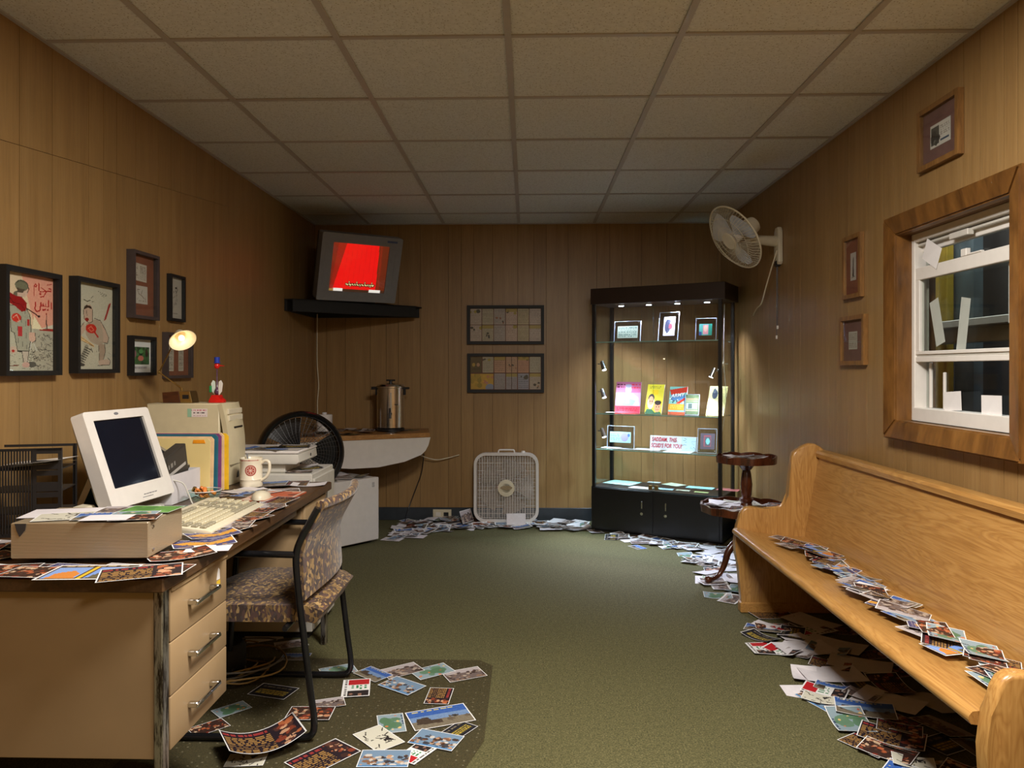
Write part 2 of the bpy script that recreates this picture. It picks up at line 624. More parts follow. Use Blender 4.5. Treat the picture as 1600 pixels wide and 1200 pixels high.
# ---- flat print: a small colour raster laid into the faces of a sheet mesh
class Cv:
    def __init__(s, w, h, bg=(255, 255, 255), seed=1):
        s.w, s.h = w, h
        s.a = np.zeros((h, w, 3)) + np.array(bg, float)
        s.mask = np.ones((h, w), bool)
        s.X, s.Y = np.meshgrid((np.arange(w) + .5) / w, (np.arange(h) + .5) / h)
        s.r = np.random.RandomState(seed)

    def put(s, m, c, al=1.0):
        s.a[m] = s.a[m] * (1 - al) + np.array(c, float) * al
        return s

    def rect(s, x0, y0, x1, y1, c, al=1.0):
        return s.put((s.X >= x0) & (s.X < x1) & (s.Y >= y0) & (s.Y < y1), c, al)

    def ell(s, x, y, rx, ry, c, al=1.0):
        return s.put(((s.X - x) / rx) ** 2 + ((s.Y - y) / ry) ** 2 <= 1, c, al)

    def poly(s, pts, c, al=1.0):
        ins = np.zeros(s.X.shape, bool)
        n = len(pts)
        for i in range(n):
            x0, y0 = pts[i]
            x1, y1 = pts[(i + 1) % n]
            if y0 == y1:
                continue
            cnd = ((y0 > s.Y) != (y1 > s.Y)) & (s.X < (x1 - x0) * (s.Y - y0) / (y1 - y0) + x0)
            ins ^= cnd
        return s.put(ins, c, al)

    def line(s, pts, t, c, al=1.0):
        """polyline, thickness t in fractions of the height"""
        asp = s.w / s.h
        best = np.full(s.X.shape, 9.0)
        for (x0, y0), (x1, y1) in zip(pts, pts[1:]):
            ax, ay, bx, by = x0 * asp, y0, x1 * asp, y1
            dx, dy = bx - ax, by - ay
            L = dx * dx + dy * dy + 1e-12
            tt = np.clip(((s.X * asp - ax) * dx + (s.Y - ay) * dy) / L, 0, 1)
            best = np.minimum(best, np.hypot(s.X * asp - ax - tt * dx, s.Y - ay - tt * dy))
        return s.put(best <= t / 2, c, al)

    def noise(s, amt, box=(0, 0, 1, 1)):
        m = (s.X >= box[0]) & (s.X < box[2]) & (s.Y >= box[1]) & (s.Y < box[3])
        s.a[m] += s.r.uniform(-amt, amt, (int(m.sum()), 1))
        return s

    def text(s, x0, y0, x1, y1, rows, c, fill=0.6, al=0.9):
        """rows of word-like marks too small to read"""
        for k in range(rows):
            ya = y0 + (y1 - y0) * (k + 0.2) / rows
            yb = y0 + (y1 - y0) * (k + 0.75) / rows
            x = x0
            while x < x1 - 0.01:
                wd = s.r.uniform(0.03, 0.12)
                s.rect(x, ya, min(x + wd, x1), yb, c, al)
                x += wd + s.r.uniform(0.01, 0.04) / max(fill, .1)
        return s

    def blobs(s, x0, y0, x1, y1, n, cols, r0=0.03, r1=0.1):
        for k in range(n):
            c = cols[s.r.randint(len(cols))]
            r = s.r.uniform(r0, r1)
            s.ell(s.r.uniform(x0, x1), s.r.uniform(y0, y1), r * s.h / s.w * s.r.uniform(.7, 1.5), r, c, 0.9)
        return s

    def border(s, t, c=(238, 236, 234)):
        tx = t * s.h / s.w
        return s.put((s.X < tx) | (s.X > 1 - tx) | (s.Y < t) | (s.Y > 1 - t), c)


def print_mesh(name, cv, fn, mat_):
    """sheet whose face colours are the raster; fn(u, v) -> point, v runs downwards"""
    W, H = cv.w, cv.h
    vs = [fn(i / W, j / H) for j in range(H + 1) for i in range(W + 1)]
    faces, cols = [], []
    lin = np.clip(cv.a, 0, 255) / 255.0
    lin = np.where(lin <= 0.04045, lin / 12.92, ((lin + 0.055) / 1.055) ** 2.4)
    for j in range(H):
        for i in range(W):
            if cv.mask[j, i]:
                k = j * (W + 1) + i
                faces.append((k, k + W + 1, k + W + 2, k + 1))
                cols.append(lin[j, i])
    me = bpy.data.meshes.new(name)
    me.from_pydata([tuple(v) for v in vs], [], faces)
    at = me.color_attributes.new('Col', 'FLOAT_COLOR', 'CORNER')
    arr = np.ones((len(faces), 4, 4), np.float32)
    arr[:, :, :3] = np.array(cols, np.float32)[:, None, :]
    at.data.foreach_set('color', arr.ravel())
    me.materials.append(mat_)
    me.update()
    return me


def upright(w, h, y=0.0, x0=0.0, z0=0.0):
    """sheet in local xz, facing -y"""
    return lambda u, v: Vector((x0 + u * w, y, z0 + (1 - v) * h))


def flat(w, h, z=0.0, bend=0.0, curl=0.0):
    return lambda u, v: Vector(((u - .5) * w, (.5 - v) * h, z + bend * ((u - .5) ** 2 * 4) + curl * (u * v)))


def text_part(name, body, size, m, parent, mw, shear=0.0, extrude=0.0006, bold=0.0, font=None, sx=1.0):
    cu = bpy.data.curves.new(name, 'FONT')
    cu.body = body
    cu.size = size
    cu.shear = shear
    cu.extrude = extrude
    cu.offset = bold
    cu.space_character = 1.06
    if font:
        cu.font = font
    t = bpy.data.objects.new(name, cu)
    C.objects.link(t)
    bpy.context.view_layer.update()
    dg = bpy.context.evaluated_depsgraph_get()
    me = bpy.data.meshes.new_from_object(t.evaluated_get(dg))
    bpy.data.objects.remove(t)
    bpy.data.curves.remove(cu)
    me.materials.clear()
    me.transform(Matrix.Diagonal((sx, 1, 1, 1)))
    o = link(name, me, m, parent, mw)
    return o


FACE_M = Matrix.Rotation(math.radians(90), 4, 'X')   # text plane -> upright, facing -y


def T(x, y, z):
    return Matrix.Translation((x, y, z))


def RX(d): return Matrix.Rotation(math.radians(d), 4, 'X')
def RY(d): return Matrix.Rotation(math.radians(d), 4, 'Y')
def RZ(d): return Matrix.Rotation(math.radians(d), 4, 'Z')
# ------------------------------------------------------------------ the room
rng = random.Random(7)

fl = struct('floor')
b = B(); box(b, (XL - .1, YF, -.05), (XR + .1, YB + .1, 0)); obj('carpet', b, CARPET, fl)

WY0, WY1, WZ0, WZ1 = 2.45, 3.19, 1.02, 1.79      # window opening in the right wall


def plank_edges(a, b_, pattern):
    e = [a]
    k = 0
    while e[-1] < b_ - 0.02:
        e.append(e[-1] + pattern[k % len(pattern)])
        k += 1
    e[-1] = b_
    return e


PATT = [0.10, 0.155, 0.205, 0.13, 0.10, 0.18, 0.23, 0.105]
G = 0.0013
# back wall
wb = struct('wall_back')
b = B(); box(b, (XL - .1, YB + .006, 0), (XR + .1, YB + .12, ZC + .1)); obj('backing', b, W_GROOVE, wb)
es = plank_edges(XL, XR, PATT)
for i, (a, c) in enumerate(zip(es, es[1:])):
    b = B(); box(b, (a + G, YB, 0), (c - G, YB + .008, ZC)); obj('panel', b, W_PANEL, wb)
# left wall, its panels in two courses with a rising joint between them
wl = struct('wall_left')
b = B(); box(b, (XL - .12, YF, 0), (XL - .006, YB + .1, ZC + .1)); obj('backing', b, W_GROOVE, wl)
es = plank_edges(YF, YB, PATT[3:] + PATT[:3])


def zj(y): return 1.99 + (y - 2.43) * 0.098


for a, c in zip(es, es[1:]):
    a2, c2 = a + G, c - G
    if c < 4.4:
        for lo in (True, False):
            b = B()
            if lo:
                poly = [(a2, 0), (c2, 0), (c2, zj(c2) - .0009), (a2, zj(a2) - .0009)]
            else:
                poly = [(a2, zj(a2) + .0009), (c2, zj(c2) + .0009), (c2, ZC), (a2, ZC)]
            prism(b, poly, XL - .008, XL, 'x'); obj('panel', b, W_PANEL, wl)
    else:
        b = B(); box(b, (XL - .008, a2, 0), (XL, c2, ZC)); obj('panel', b, W_PANEL, wl)
# right wall with the window opening
wr = struct('wall_right')
b = B()
for (y0, y1, z0, z1) in ((YF, WY0, 0, ZC + .1), (WY1, YB + .1, 0, ZC + .1), (WY0, WY1, 0, WZ0), (WY0, WY1, WZ1, ZC + .1)):
    box(b, (XR + .006, y0, z0), (XR + .12, y1, z1))
obj('backing', b, W_GROOVE, wr)
es = plank_edges(YF, YB, PATT[2:] + PATT[:2])
for a, c in zip(es, es[1:]):
    segs = []
    if c <= WY0 or a >= WY1:
        segs.append((a, c, 0, ZC))
    else:
        if a < WY0: segs.append((a, WY0, 0, ZC))
        if c > WY1: segs.append((WY1, c, 0, ZC))
        aa, cc = max(a, WY0), min(c, WY1)
        segs += [(aa, cc, 0, WZ0), (aa, cc, WZ1, ZC)]
    for (a_, c_, z0, z1) in segs:
        if c_ - a_ < .012:
            continue
        b = B(); box(b, (XR, a_ + G, z0), (XR + .008, c_ - G, z1)); obj('panel', b, W_PANEL, wr)
# wall behind the camera
wf = struct('wall_front')
b = B(); box(b, (XL - .1, YF - .1, 0), (XR + .1, YF, ZC)); obj('backing', b, W_PANEL, wf)

# ceiling: tiles lying in a grid of runners
ce = struct('ceiling')
b = B(); box(b, (XL - .1, YF, ZC + .03), (XR + .1, YB + .1, ZC + .1)); obj('deck', b, W_GROOVE, ce)
gx = [-1.896 + .6096 * k for k in range(7)]
gy = [2.674 + .6096 * k for k in range(-7, 7)]
for i in range(len(gx) - 1):
    for j in range(len(gy) - 1):
        x0, x1 = max(gx[i], XL), min(gx[i + 1], XR)
        y0, y1 = max(gy[j], YF), min(gy[j + 1], YB)
        if x1 - x0 < .02 or y1 - y0 < .02:
            continue
        dz = rng.uniform(0, .0025)
        b = B(); box(b, (x0 + .006, y0 + .006, ZC + .002 + dz), (x1 - .006, y1 - .006, ZC + .018), bev=.003)
        obj('ceiling_tile', b, TILE, ce)
for x in gx[1:-1]:
    b = B(); box(b, (x - .012, YF, ZC - .003), (x + .012, YB, ZC + .003)); box(b, (x - .002, YF, ZC), (x + .002, YB, ZC + .03))
    obj('ceiling_runner', b, TEE, ce)
for y in gy:
    if YF < y < YB:
        for x0, x1 in zip([XL] + gx[1:-1], gx[1:-1] + [XR]):
            b = B(); box(b, (x0 + .012, y - .010, ZC - .0022), (x1 - .012, y + .010, ZC + .003))
            obj('ceiling_runner', b, TEE, ce)
b = B()
for (a, c) in (((XL, YF, ZC - .004), (XL + .016, YB, ZC + .002)), ((XR - .016, YF, ZC - .004), (XR, YB, ZC + .002)), ((XL, YB - .016, ZC - .004), (XR, YB, ZC + .002))):
    box(b, a, c)
obj('wall_angle', b, TEE, ce)

# baseboards
for nm, a, c in (('baseboard_back', (XL, YB - .008, 0), (XR, YB, .105)), ('baseboard_left', (XL, YF, 0), (XL + .008, YB, .105)), ('baseboard_right', (XR - .008, YF, 0), (XR, YB, .105))):
    b = B(); box(b, a, c, bev=.003); o = obj(nm, b, BASE_BLUE); o['kind'] = 'structure'

# ---- window
win = struct('window_1')
CX = 1.515
y0, y1, z0, z1 = 2.365, 3.262, .942, 1.868
# casing: four mitred boards, front face at CX, sloping in to the opening
def casing_rail(kind):
    w = .078
    o_ = [(y0, z0), (y1, z0), (y1, z1), (y0, z1)]
    i_ = [(y0 + w, z0 + w), (y1 - w, z0 + w), (y1 - w, z1 - w), (y0 + w, z1 - w)]
    k = {'bottom': 0, 'far': 1, 'top': 2, 'near': 3}[kind]
    k2 = (k + 1) % 4
    bm = B()
    quad = [o_[k], o_[k2], i_[k2], i_[k]]
    fr = [bm.verts.new((CX + (.016 if q in (2, 3) else 0.0), *quad[q])) for q in range(4)]
    bk = [bm.verts.new((XR + (.05 if q in (2, 3) else 0), *quad[q])) for q in range(4)]
    bm.faces.new(fr); bm.faces.new(bk[::-1])
    for q in range(4):
        bm.faces.new((fr[q], bk[q], bk[(q + 1) % 4], fr[(q + 1) % 4]))
    bmesh.ops.bevel(bm, geom=[e for e in bm.edges if abs(e.verts[0].co.x - CX) < .02 and abs(e.verts[1].co.x - CX) < .02], offset=.006, segments=2, affect='EDGES')
    return bm
for k in ('bottom', 'far', 'top', 'near'):
    o = obj('casing', casing_rail(k), W_CASING, win, 40)
FX = 1.60
def wbox(name, a, c, m=WHITE_PL, bev=.002, parent=win):
    bm = B(); box(bm, a, c, bev=bev); return obj(name, bm, m, parent)
# jamb liner
bm = B()
for a, c in (((XR + .02, WY0 - .02, WZ0 - .03), (1.70, WY1 + .02, WZ0)), ((XR + .02, WY0 - .02, WZ1), (1.70, WY1 + .02, WZ1 + .03)), ((XR + .02, WY1, WZ0), (1.70, WY1 + .02, WZ1)), ((XR + .02, WY0 - .02, WZ0), (1.70, WY0, WZ1))):
    box(bm, a, c)
obj('jamb', bm, W_CASING, win)
wbox('window_frame', (FX, WY1 - .028, WZ0), (FX + .06, WY1, WZ1))
wbox('window_frame', (FX, WY0, WZ0), (FX + .06, WY0 + .028, WZ1))
wbox('window_frame', (FX, WY0 + .028, WZ1 - .034), (FX + .06, WY1 - .028, WZ1))
wbox('window_frame', (FX - .006, WY0 + .028, WZ0), (FX + .06, WY1 - .028, WZ0 + .055))
# inner (lower) sash slid up, outer (upper) sash behind
S0, S1 = WY0 + .028, WY1 - .028
wbox('sash_rail', (FX + .004, S0, 1.597), (FX + .026, S1, 1.648))
wbox('sash_rail', (FX + .004, S0, 1.262), (FX + .026, S1, 1.283))
wbox('sash_rail', (FX + .010, S0, 1.283), (FX + .026, S1, 1.292), GREIGE)
wbox('sash_rail', (FX + .004, S0, 1.292), (FX + .026, S1, 1.306))
wbox('sash_stile', (FX + .004, S1 - .03, 1.306), (FX + .026, S1, 1.597))
wbox('sash_stile', (FX + .004, S0, 1.306), (FX + .026, S0 + .03, 1.597))
wbox('sash_rail', (FX + .032, S0, 1.715), (FX + .054, S1, 1.753))
wbox('head_track', (FX + .012, S0, 1.738), (FX + .03, S1, 1.748), GREIGE)
wbox('tilt_latch', (FX - .004, 2.78, 1.722), (FX + .02, 2.90, 1.745), GREIGE)
wbox('sash_lock', (FX + .002, 2.80, 1.648), (FX + .02, 2.835, 1.676))
wbox('sash_lock', (FX + .002, 2.71, 1.648), (FX + .016, 2.80, 1.655))
wbox('screen_stile', (FX + .04, S1 - .05, 1.075), (FX + .05, S1 - .035, 1.26))
wbox('screen_stile', (FX + .04, S1 - .15, 1.075), (FX + .05, S1 - .138, 1.22))
for (za, zb, xx) in ((1.306, 1.597, FX + .014), (1.60, 1.715, FX + .044), (1.075, 1.60, FX + .046)):
    wbox('pane', (xx, S0 + .005, za), (xx + .003, S1 - .005, zb), GLASS_WIN, 0)
# what lies beyond the window: a dim neighbouring wall
DIMWALL = plain('dim_outer_wall', (74, 72, 74), 0.8, var=.25, scale=5)
YELLOW = plain('yellow_paint', (172, 140, 40), 0.6)
DIMBLUE = plain('dim_blue_boards', (88, 100, 108), .8, var=.3, scale=8)
b = B(); box(b, (2.6, 1.6, .2), (2.66, 5.6, 2.6)); o = obj('wall_outside', b, DIMWALL); o['kind'] = 'structure'
b = B(); box(b, (2.36, 4.31, .2), (2.40, 4.43, 2.5), bev=.004); tag(obj('yellow_post', b, YELLOW), 'yellow painted post seen through the window', 'post')
b = B(); box(b, (2.41, 4.14, .2), (2.46, 4.32, 2.5)); tag(obj('outer_board', b, DIMBLUE), 'blue-grey upright board beyond the window beside yellow post', 'board')
ow = struct('window_2')
wbox('window_sill', (2.24, 3.3, 1.45), (2.34, 4.36, 1.49), GREIGE, .004, ow)
wbox('window_apron', (2.30, 3.3, 1.37), (2.34, 4.36, 1.45), GREIGE, .004, ow)
wbox('pane', (2.31, 3.3, 1.49), (2.32, 4.30, 2.0), GLASS_WIN, 0, ow)
light('outside_fill_light', 'AREA', (2.1, 3.9, 2.55), 26, (.9, .95, 1.0), rot=(0, 0, 0), shape='RECTANGLE', size=.6, size_y=1.6)  # added unseen light, brightens what lies beyond the window
# ------------------------------------------------------------------ pictures on the walls
ROTZ = {'back': 0.0, 'left': math.radians(90), 'right': math.radians(-90)}


def wall_frame(label, side, s0, s1, z0, z1, depth, bar, fm, mount, cat='picture frame', name='picture_frame', group=None, glass=True, inset=None):
    """frame hung on a wall; s0..s1 along the wall (y for side walls, x for the back wall)"""
    if side == 'back': loc = (s0, YB, z0)
    elif side == 'left': loc = (XL, s0, z0)
    else: loc = (XR, s1, z0)
    w, h = abs(s1 - s0), z1 - z0
    t = thing(name, label, cat, loc, (0, 0, ROTZ[side]), group)
    b = B()
    o_ = [(0, 0), (w, 0), (w, h), (0, h)]
    i_ = [(bar, bar), (w - bar, bar), (w - bar, h - bar), (bar, h - bar)]
    for k in range(4):
        k2 = (k + 1) % 4
        q = [o_[k], o_[k2], i_[k2], i_[k]]
        f = [b.verts.new((x, -depth, z)) for x, z in q]
        r = [b.verts.new((x, -.001, z)) for x, z in q]
        b.faces.new(f); b.faces.new(r[::-1])
        for a in range(4):
            b.faces.new((f[a], r[a], r[(a + 1) % 4], f[(a + 1) % 4]))
    bmesh.ops.remove_doubles(b, verts=b.verts, dist=1e-5)
    obj('frame', b, fm, t)
    iy = -(inset if inset is not None else .012)
    b = B(); box(b, (bar - .002, iy, bar - .002), (w - bar + .002, -.002, h - bar + .002)); obj('mount', b, mount, t)
    if glass:
        b = B(); box(b, (bar, -depth + .006, bar), (w - bar, -depth + .0075, h - bar)); obj('glass', b, GLASS, t)
    t['_iy'] = iy
    return t, w, h, iy


def add_print(t, cv, x0, z0, w, h, y, rot=0.0, name='print', m=None, label=None):
    me = print_mesh(name, cv, upright(w, h, 0, -w / 2, -h / 2), m or PRINT)
    o = link(name, me, None, t, T(x0 + w / 2, y, z0 + h / 2) @ RY(rot))
    if label: o['label'] = label
    return o


INK = (50, 44, 40)


def poster_soldier():
    c = Cv(84, 150, (214, 206, 186), 3)
    c.poly([(0, 0), (1, 0), (1, .5), (.7, .56), (.5, .4), (.3, 0)], (226, 158, 136))
    c.poly([(0, .0), (.35, 0), (.6, .5), (.72, .6), (.5, .62), (0, .5)], (222, 196, 164))
    c.poly([(.6, .42), (.8, .58), (.56, .6)], (236, 222, 186))
    c.rect(0, .56, 1, 1, (190, 184, 164)); c.poly([(.6, .56), (1, .56), (1, 1), (.6, 1)], (176, 168, 150))
    for k in range(90):
        x, y = c.r.uniform(.5, 1), c.r.uniform(.6, .98)
        c.line([(x, y), (x + c.r.uniform(-.08, .08), y + c.r.uniform(-.02, .02)), (x + c.r.uniform(-.05, .1), y + .02)], .004, (90, 84, 76))
    for k in range(40):
        x, y = c.r.uniform(0, .5), c.r.uniform(.75, .98)
        c.line([(x, y), (x + c.r.uniform(-.1, .1), y + c.r.uniform(-.01, .02))], .003, (130, 124, 110))
    # tower on a far red ridge
    c.poly([(.70, .565), (.86, .55), (1, .55), (1, .575), (.72, .575)], (160, 48, 42))
    c.line([(.86, .39), (.86, .56)], .006, (70, 50, 46)); c.line([(.84, .56), (.86, .42), (.88, .56)], .004, (90, 60, 54)); c.ell(.86, .39, .015, .01, (150, 40, 36))
    # figure from behind: long coat, bundle, crutch
    c.poly([(.12, .34), (.42, .33), (.52, .42), (.55, .62), (.50, .80), (.28, .80), (.22, .62), (.16, .60)], (168, 164, 146))
    c.line([(.12, .34), (.42, .33), (.52, .42), (.55, .62), (.50, .80), (.28, .80), (.22, .62), (.16, .60), (.12, .34)], .007, INK)
    for x in (.26, .34, .42):
        c.line([(x, .36), (x + .04, .78)], .003, (110, 106, 96))
    for y in (.5, .56, .66, .72): c.line([(.2, y), (.5, y)], .003, (130, 126, 112))
    c.poly([(.36, .80), (.50, .80), (.48, .90), (.42, .94), (.38, .9)], (196, 180, 164)); c.line([(.36, .8), (.4, .93)], .006, INK); c.line([(.5, .8), (.47, .92)], .006, INK)
    c.ell(.56, .935, .09, .03, (90, 86, 78)); c.ell(.44, .94, .07, .03, (206, 164, 150))
    c.ell(.30, .22, .10, .035, (110, 100, 84)); c.poly([(.26, .13), (.48, .14), (.48, .2), (.42, .24), (.28, .24)], (208, 176, 158))
    c.ell(.36, .125, .13, .058, (116, 114, 92)); c.line([(.24, .11), (.32, .075), (.46, .09), (.5, .15), (.47, .19)], .007, INK)
    c.poly([(.26, .155), (.42, .16), (.38, .2), (.28, .2)], (86, 72, 60))
    c.poly([(.02, .24), (.12, .205), (.22, .235), (.36, .245), (.46, .30), (.44, .38), (.36, .395), (.22, .34), (.08, .31)], (150, 24, 26))
    c.line([(.1, .24), (.2, .31), (.33, .32), (.42, .37)], .006, (80, 14, 16)); c.line([(0, .2), (.05, .24)], .012, (60, 30, 28)); c.line([(.46, .355), (.70, .425)], .012, (84, 44, 38)); c.ell(.70, .425, .03, .012, (60, 30, 28))
    c.ell(.07, .365, .055, .025, (164, 34, 32)); c.line([(.04, .39), (.12, .72), (.12, .95), (.3, .945)], .009, (120, 70, 58)); c.line([(.1, .39), (.13, .7)], .007, (120, 70, 58))
    c.ell(.26, .46, .09, .045, (206, 52, 40)); c.line([(.2, .46), (.26, .43), (.32, .49), (.26, .5)], .008, (226, 170, 150)); c.rect(.28, .55, .37, .65, (190, 52, 56)); c.rect(.46, .465, .51, .535, (180, 48, 48))
    c.poly([(.5, .6), (.62, .6), (.64, .68), (.56, .71), (.5, .68)], (214, 172, 152)); c.line([(.5, .6), (.62, .6), (.64, .68), (.56, .71)], .005, INK)
    c.line([(.6, .72), (.66, .79)], .012, (200, 196, 184)); c.line([(.55, .7), (.52, .78)], .01, (204, 200, 190)); c.ell(.2, .79, .07, .035, (204, 176, 158)); c.ell(.2, .80, .03, .012, (180, 40, 36))
    c.rect(0, .55, .12, .64, (178, 184, 214), .5)
    RED = (176, 34, 34)
    # the painted title, two words stacked, right to left
    c.line([(.60, .21), (.60, .115), (.63, .085), (.66, .10), (.64, .115), (.61, .11)], .011, RED)
    c.line([(.70, .075), (.70, .15)], .013, RED)
    c.line([(.72, .16), (.80, .155), (.84, .14), (.75, .115)], .011, RED); c.ell(.73, .185, .022, .011, RED)
    c.line([(.74, .215), (.80, .205), (.845, .16)], .011, RED)
    c.line([(.845, .15), (.90, .14), (.96, .14), (.96, .11), (.91, .115)], .011, RED); c.line([(.88, .075), (.97, .06)], .008, RED)
    c.line([(.96, .26), (.965, .33)], .012, RED)
    c.line([(.90, .24), (.90, .31), (.84, .31), (.84, .285)], .012, RED)
    c.line([(.84, .31), (.80, .31), (.79, .28), (.78, .31), (.75, .31), (.745, .275)], .010, RED)
    c.line([(.745, .275), (.72, .36), (.66, .375), (.62, .35), (.635, .28)], .014, RED)
    for x, y in ((.83, .345), (.79, .35), (.89, .345)): c.ell(x, y, .02, .010, RED)
    return c.noise(7)


def poster_kneeling():
    c = Cv(78, 150, (196, 188, 168), 5)
    c.noise(6)
    for k in range(60):
        x, y = c.r.uniform(.05, .95), c.r.uniform(.4, .98)
        c.line([(x, y), (x + c.r.uniform(-.08, .08), y + c.r.uniform(-.03, .03))], .003, (150, 142, 126))
    c.line([(.6, .075), (.72, .09), (.84, .105)], .004, INK); c.line([(.66, .10), (.84, .12)], .004, INK); c.line([(.7, .12), (.78, .135)], .004, INK)
    SK = (196, 166, 146)
    c.poly([(.28, .48), (.44, .42), (.62, .41), (.76, .48), (.80, .60), (.78, .68), (.62, .72), (.40, .68), (.28, .6)], (178, 158, 138))
    c.poly([(.66, .42), (.80, .52), (.90, .62), (.86, .68), (.74, .68), (.74, .56)], SK); c.line([(.5, .40), (.66, .42), (.80, .52), (.90, .62), (.86, .69), (.76, .68)], .007, INK)
    c.poly([(.62, .70), (.78, .70), (.80, .80), (.74, .92), (.62, .92), (.64, .8)], (172, 148, 128)); c.line([(.62, .72), (.64, .92)], .006, INK); c.line([(.79, .70), (.80, .80), (.74, .9)], .007, INK)
    c.poly([(.60, .90), (.84, .88), (.94, .9), (.92, .95), (.64, .955)], (196, 168, 150)); c.line([(.60, .955), (.92, .95), (.95, .90), (.86, .86)], .007, INK)
    c.poly([(.26, .27), (.40, .24), (.46, .30), (.46, .44), (.36, .465), (.24, .42), (.22, .33)], SK); c.line([(.26, .27), (.22, .33), (.24, .42), (.36, .465), (.46, .44), (.46, .30)], .006, INK)
    c.poly([(.24, .29), (.30, .255), (.42, .265), (.44, .30), (.34, .285), (.25, .31)], (56, 44, 36)); c.line([(.30, .32), (.31, .38)], .006, INK)
    c.ell(.31, .425, .05, .022, (150, 40, 34)); c.line([(.24, .2), (.32, .215), (.40, .195)], .009, INK); c.line([(.42, .17), (.48, .14)], .005, INK); c.line([(.44, .21), (.50, .205)], .006, INK)
    c.ell(.42, .525, .14, .055, (196, 44, 32)); c.line([(.34, .53), (.42, .5), (.5, .54), (.42, .56), (.38, .54)], .009, (226, 130, 104)); c.line([(.52, .57), (.60, .62)], .02, (188, 48, 38))
    c.poly([(.24, .46), (.14, .54), (.04, .60), (.16, .62), (.28, .54)], SK); c.line([(.24, .46), (.12, .54), (.02, .60)], .006, INK)
    c.poly([(.90, .205), (.96, .20), (.82, .40), (.76, .42)], (150, 40, 34)); c.line([(.94, .2), (.80, .40)], .010, (176, 44, 36))
    c.poly([(.0, .585), (.1, .60), (.50, .72), (.50, .745), (.36, .71), (0, .64)], (222, 186, 134)); c.line([(0, .585), (.5, .735), (.0, .64)], .005, (120, 80, 44))
    c.line([(.3, .74), (.12, .94)], .05, (150, 144, 130))
    for k in range(8):
        t = k / 8; x, y = .34 - .22 * t, .76 + .19 * t
        c.line([(x - .06, y - .012), (x + .07, y + .016)], .011, (48, 44, 42))
    c.ell(.16, .95, .1, .02, (70, 66, 62)); c.line([(.42, .76), (.46, .8)], .01, INK)
    return c.noise(5)


def sketch_note(seed, w=40, h=30, lines=True):
    c = Cv(w, h, (196, 184, 170), seed)
    c.text(.45 if lines else .1, .12, .95, .9, 8 if lines else 3, (130, 118, 106), .8)
    for k in range(9):
        x, y = c.r.uniform(.05, .4), c.r.uniform(.1, .9)
        c.line([(x, y), (x + c.r.uniform(-.1, .1), y + c.r.uniform(-.15, .15))], .03, (84, 66, 52))
    return c


t, w, h, iy = wall_frame('tall black frame, red poster of a coated man with crutch, leftmost on the wall', 'left', 2.426, 2.725, 1.211, 1.578, .038, .017, BLACK, PAPER, glass=True)
add_print(t, poster_soldier(), .017, .017, w - .034, h - .034, iy - .001)
t, w, h, iy = wall_frame('black shadow-box frame with a grey poster of a kneeling figure, beside the red poster', 'left', 2.823, 3.118, 1.217, 1.588, .038, .016, BLACK, PAPER)
add_print(t, poster_kneeling(), .016, .016, w - .032, h - .032, iy - .001)
t, w, h, iy = wall_frame('grey-brown frame with two small notes on a rust mount, topmost on the left wall', 'left', 3.235, 3.464, 1.457, 1.755, .036, .014, BROWN_FRAME, MOUNT_RUST)
add_print(t, sketch_note(11), .045, .168, .105, .078, iy - .0015, 1)
c = Cv(40, 30, (196, 186, 176), 12)
for p in (((.2, .2), (.35, .22)), ((.2, .25), (.3, .45), (.55, .55), (.72, .7)), ((.6, .2), (.5, .45)), ((.15, .8), (.22, .7)), ((.8, .6), (.85, .85))):
    c.line(list(p), .04, (110, 92, 78))
c.text(.3, .78, .75, .9, 1, (140, 126, 112))
add_print(t, c, .048, .068, .11, .08, iy - .0015, -1)
t, w, h, iy = wall_frame('narrow black frame with a tall ink sketch on white, right of the two-note frame', 'left', 3.602, 3.758, 1.468, 1.695, .024, .013, BLACK, PAPER, inset=.006)
c = Cv(40, 80, (186, 176, 166), 13)
c.ell(.55, .25, .07, .03, INK); c.line([(.6, .2), (.68, .28), (.58, .36), (.5, .3)], .015, INK)
for k in range(16):
    x, y = c.r.uniform(.35, .65), c.r.uniform(.3, .75)
    c.line([(x, y), (x + c.r.uniform(-.12, .05), y + c.r.uniform(.02, .1))], .009, (70, 62, 58))
c.text(.3, .86, .7, .89, 1, (120, 110, 104))
add_print(t, c, .013, .013, w - .026, h - .026, iy - .001)
t, w, h, iy = wall_frame('small black frame with a green and pink picture on white, left of the desk lamp', 'left', 3.240, 3.450, 1.204, 1.38, .028, .014, BLACK, PAPER, inset=.006)
c = Cv(56, 40, (60, 96, 58), 14)
c.blobs(0, 0, 1, 1, 40, [(44, 84, 50), (84, 128, 80), (40, 60, 40), (70, 110, 60)], .06, .16)
c.ell(.5, .65, .16, .16, (196, 110, 96)); c.ell(.15, .4, .1, .2, (150, 104, 110)); c.ell(.85, .35, .08, .22, (58, 40, 32)); c.ell(.5, .25, .12, .12, (90, 150, 90))
add_print(t, c, .03, .05, w - .06, .078, iy - .0015)
c = Cv(30, 4, (206, 200, 204), 1); c.text(.05, .1, .95, .9, 2, (150, 144, 146))
add_print(t, c, .05, .03, w - .1, .012, iy - .0015, name='caption')
t, w, h, iy = wall_frame('grey-brown frame with two narrow written strips on a rust mount, behind the desk lamp', 'left', 3.556, 3.836, 1.188, 1.41, .028, .014, BROWN_FRAME, MOUNT_RUST, inset=.006)
for k, xx in enumerate((.05, .155)):
    c = Cv(18, 60, (196, 186, 170), 20 + k); c.text(.1, .04, .9, .96, 20, (120, 110, 100), .8)
    add_print(t, c, xx, .035, .055, .155, iy - .0015, 1 - k)

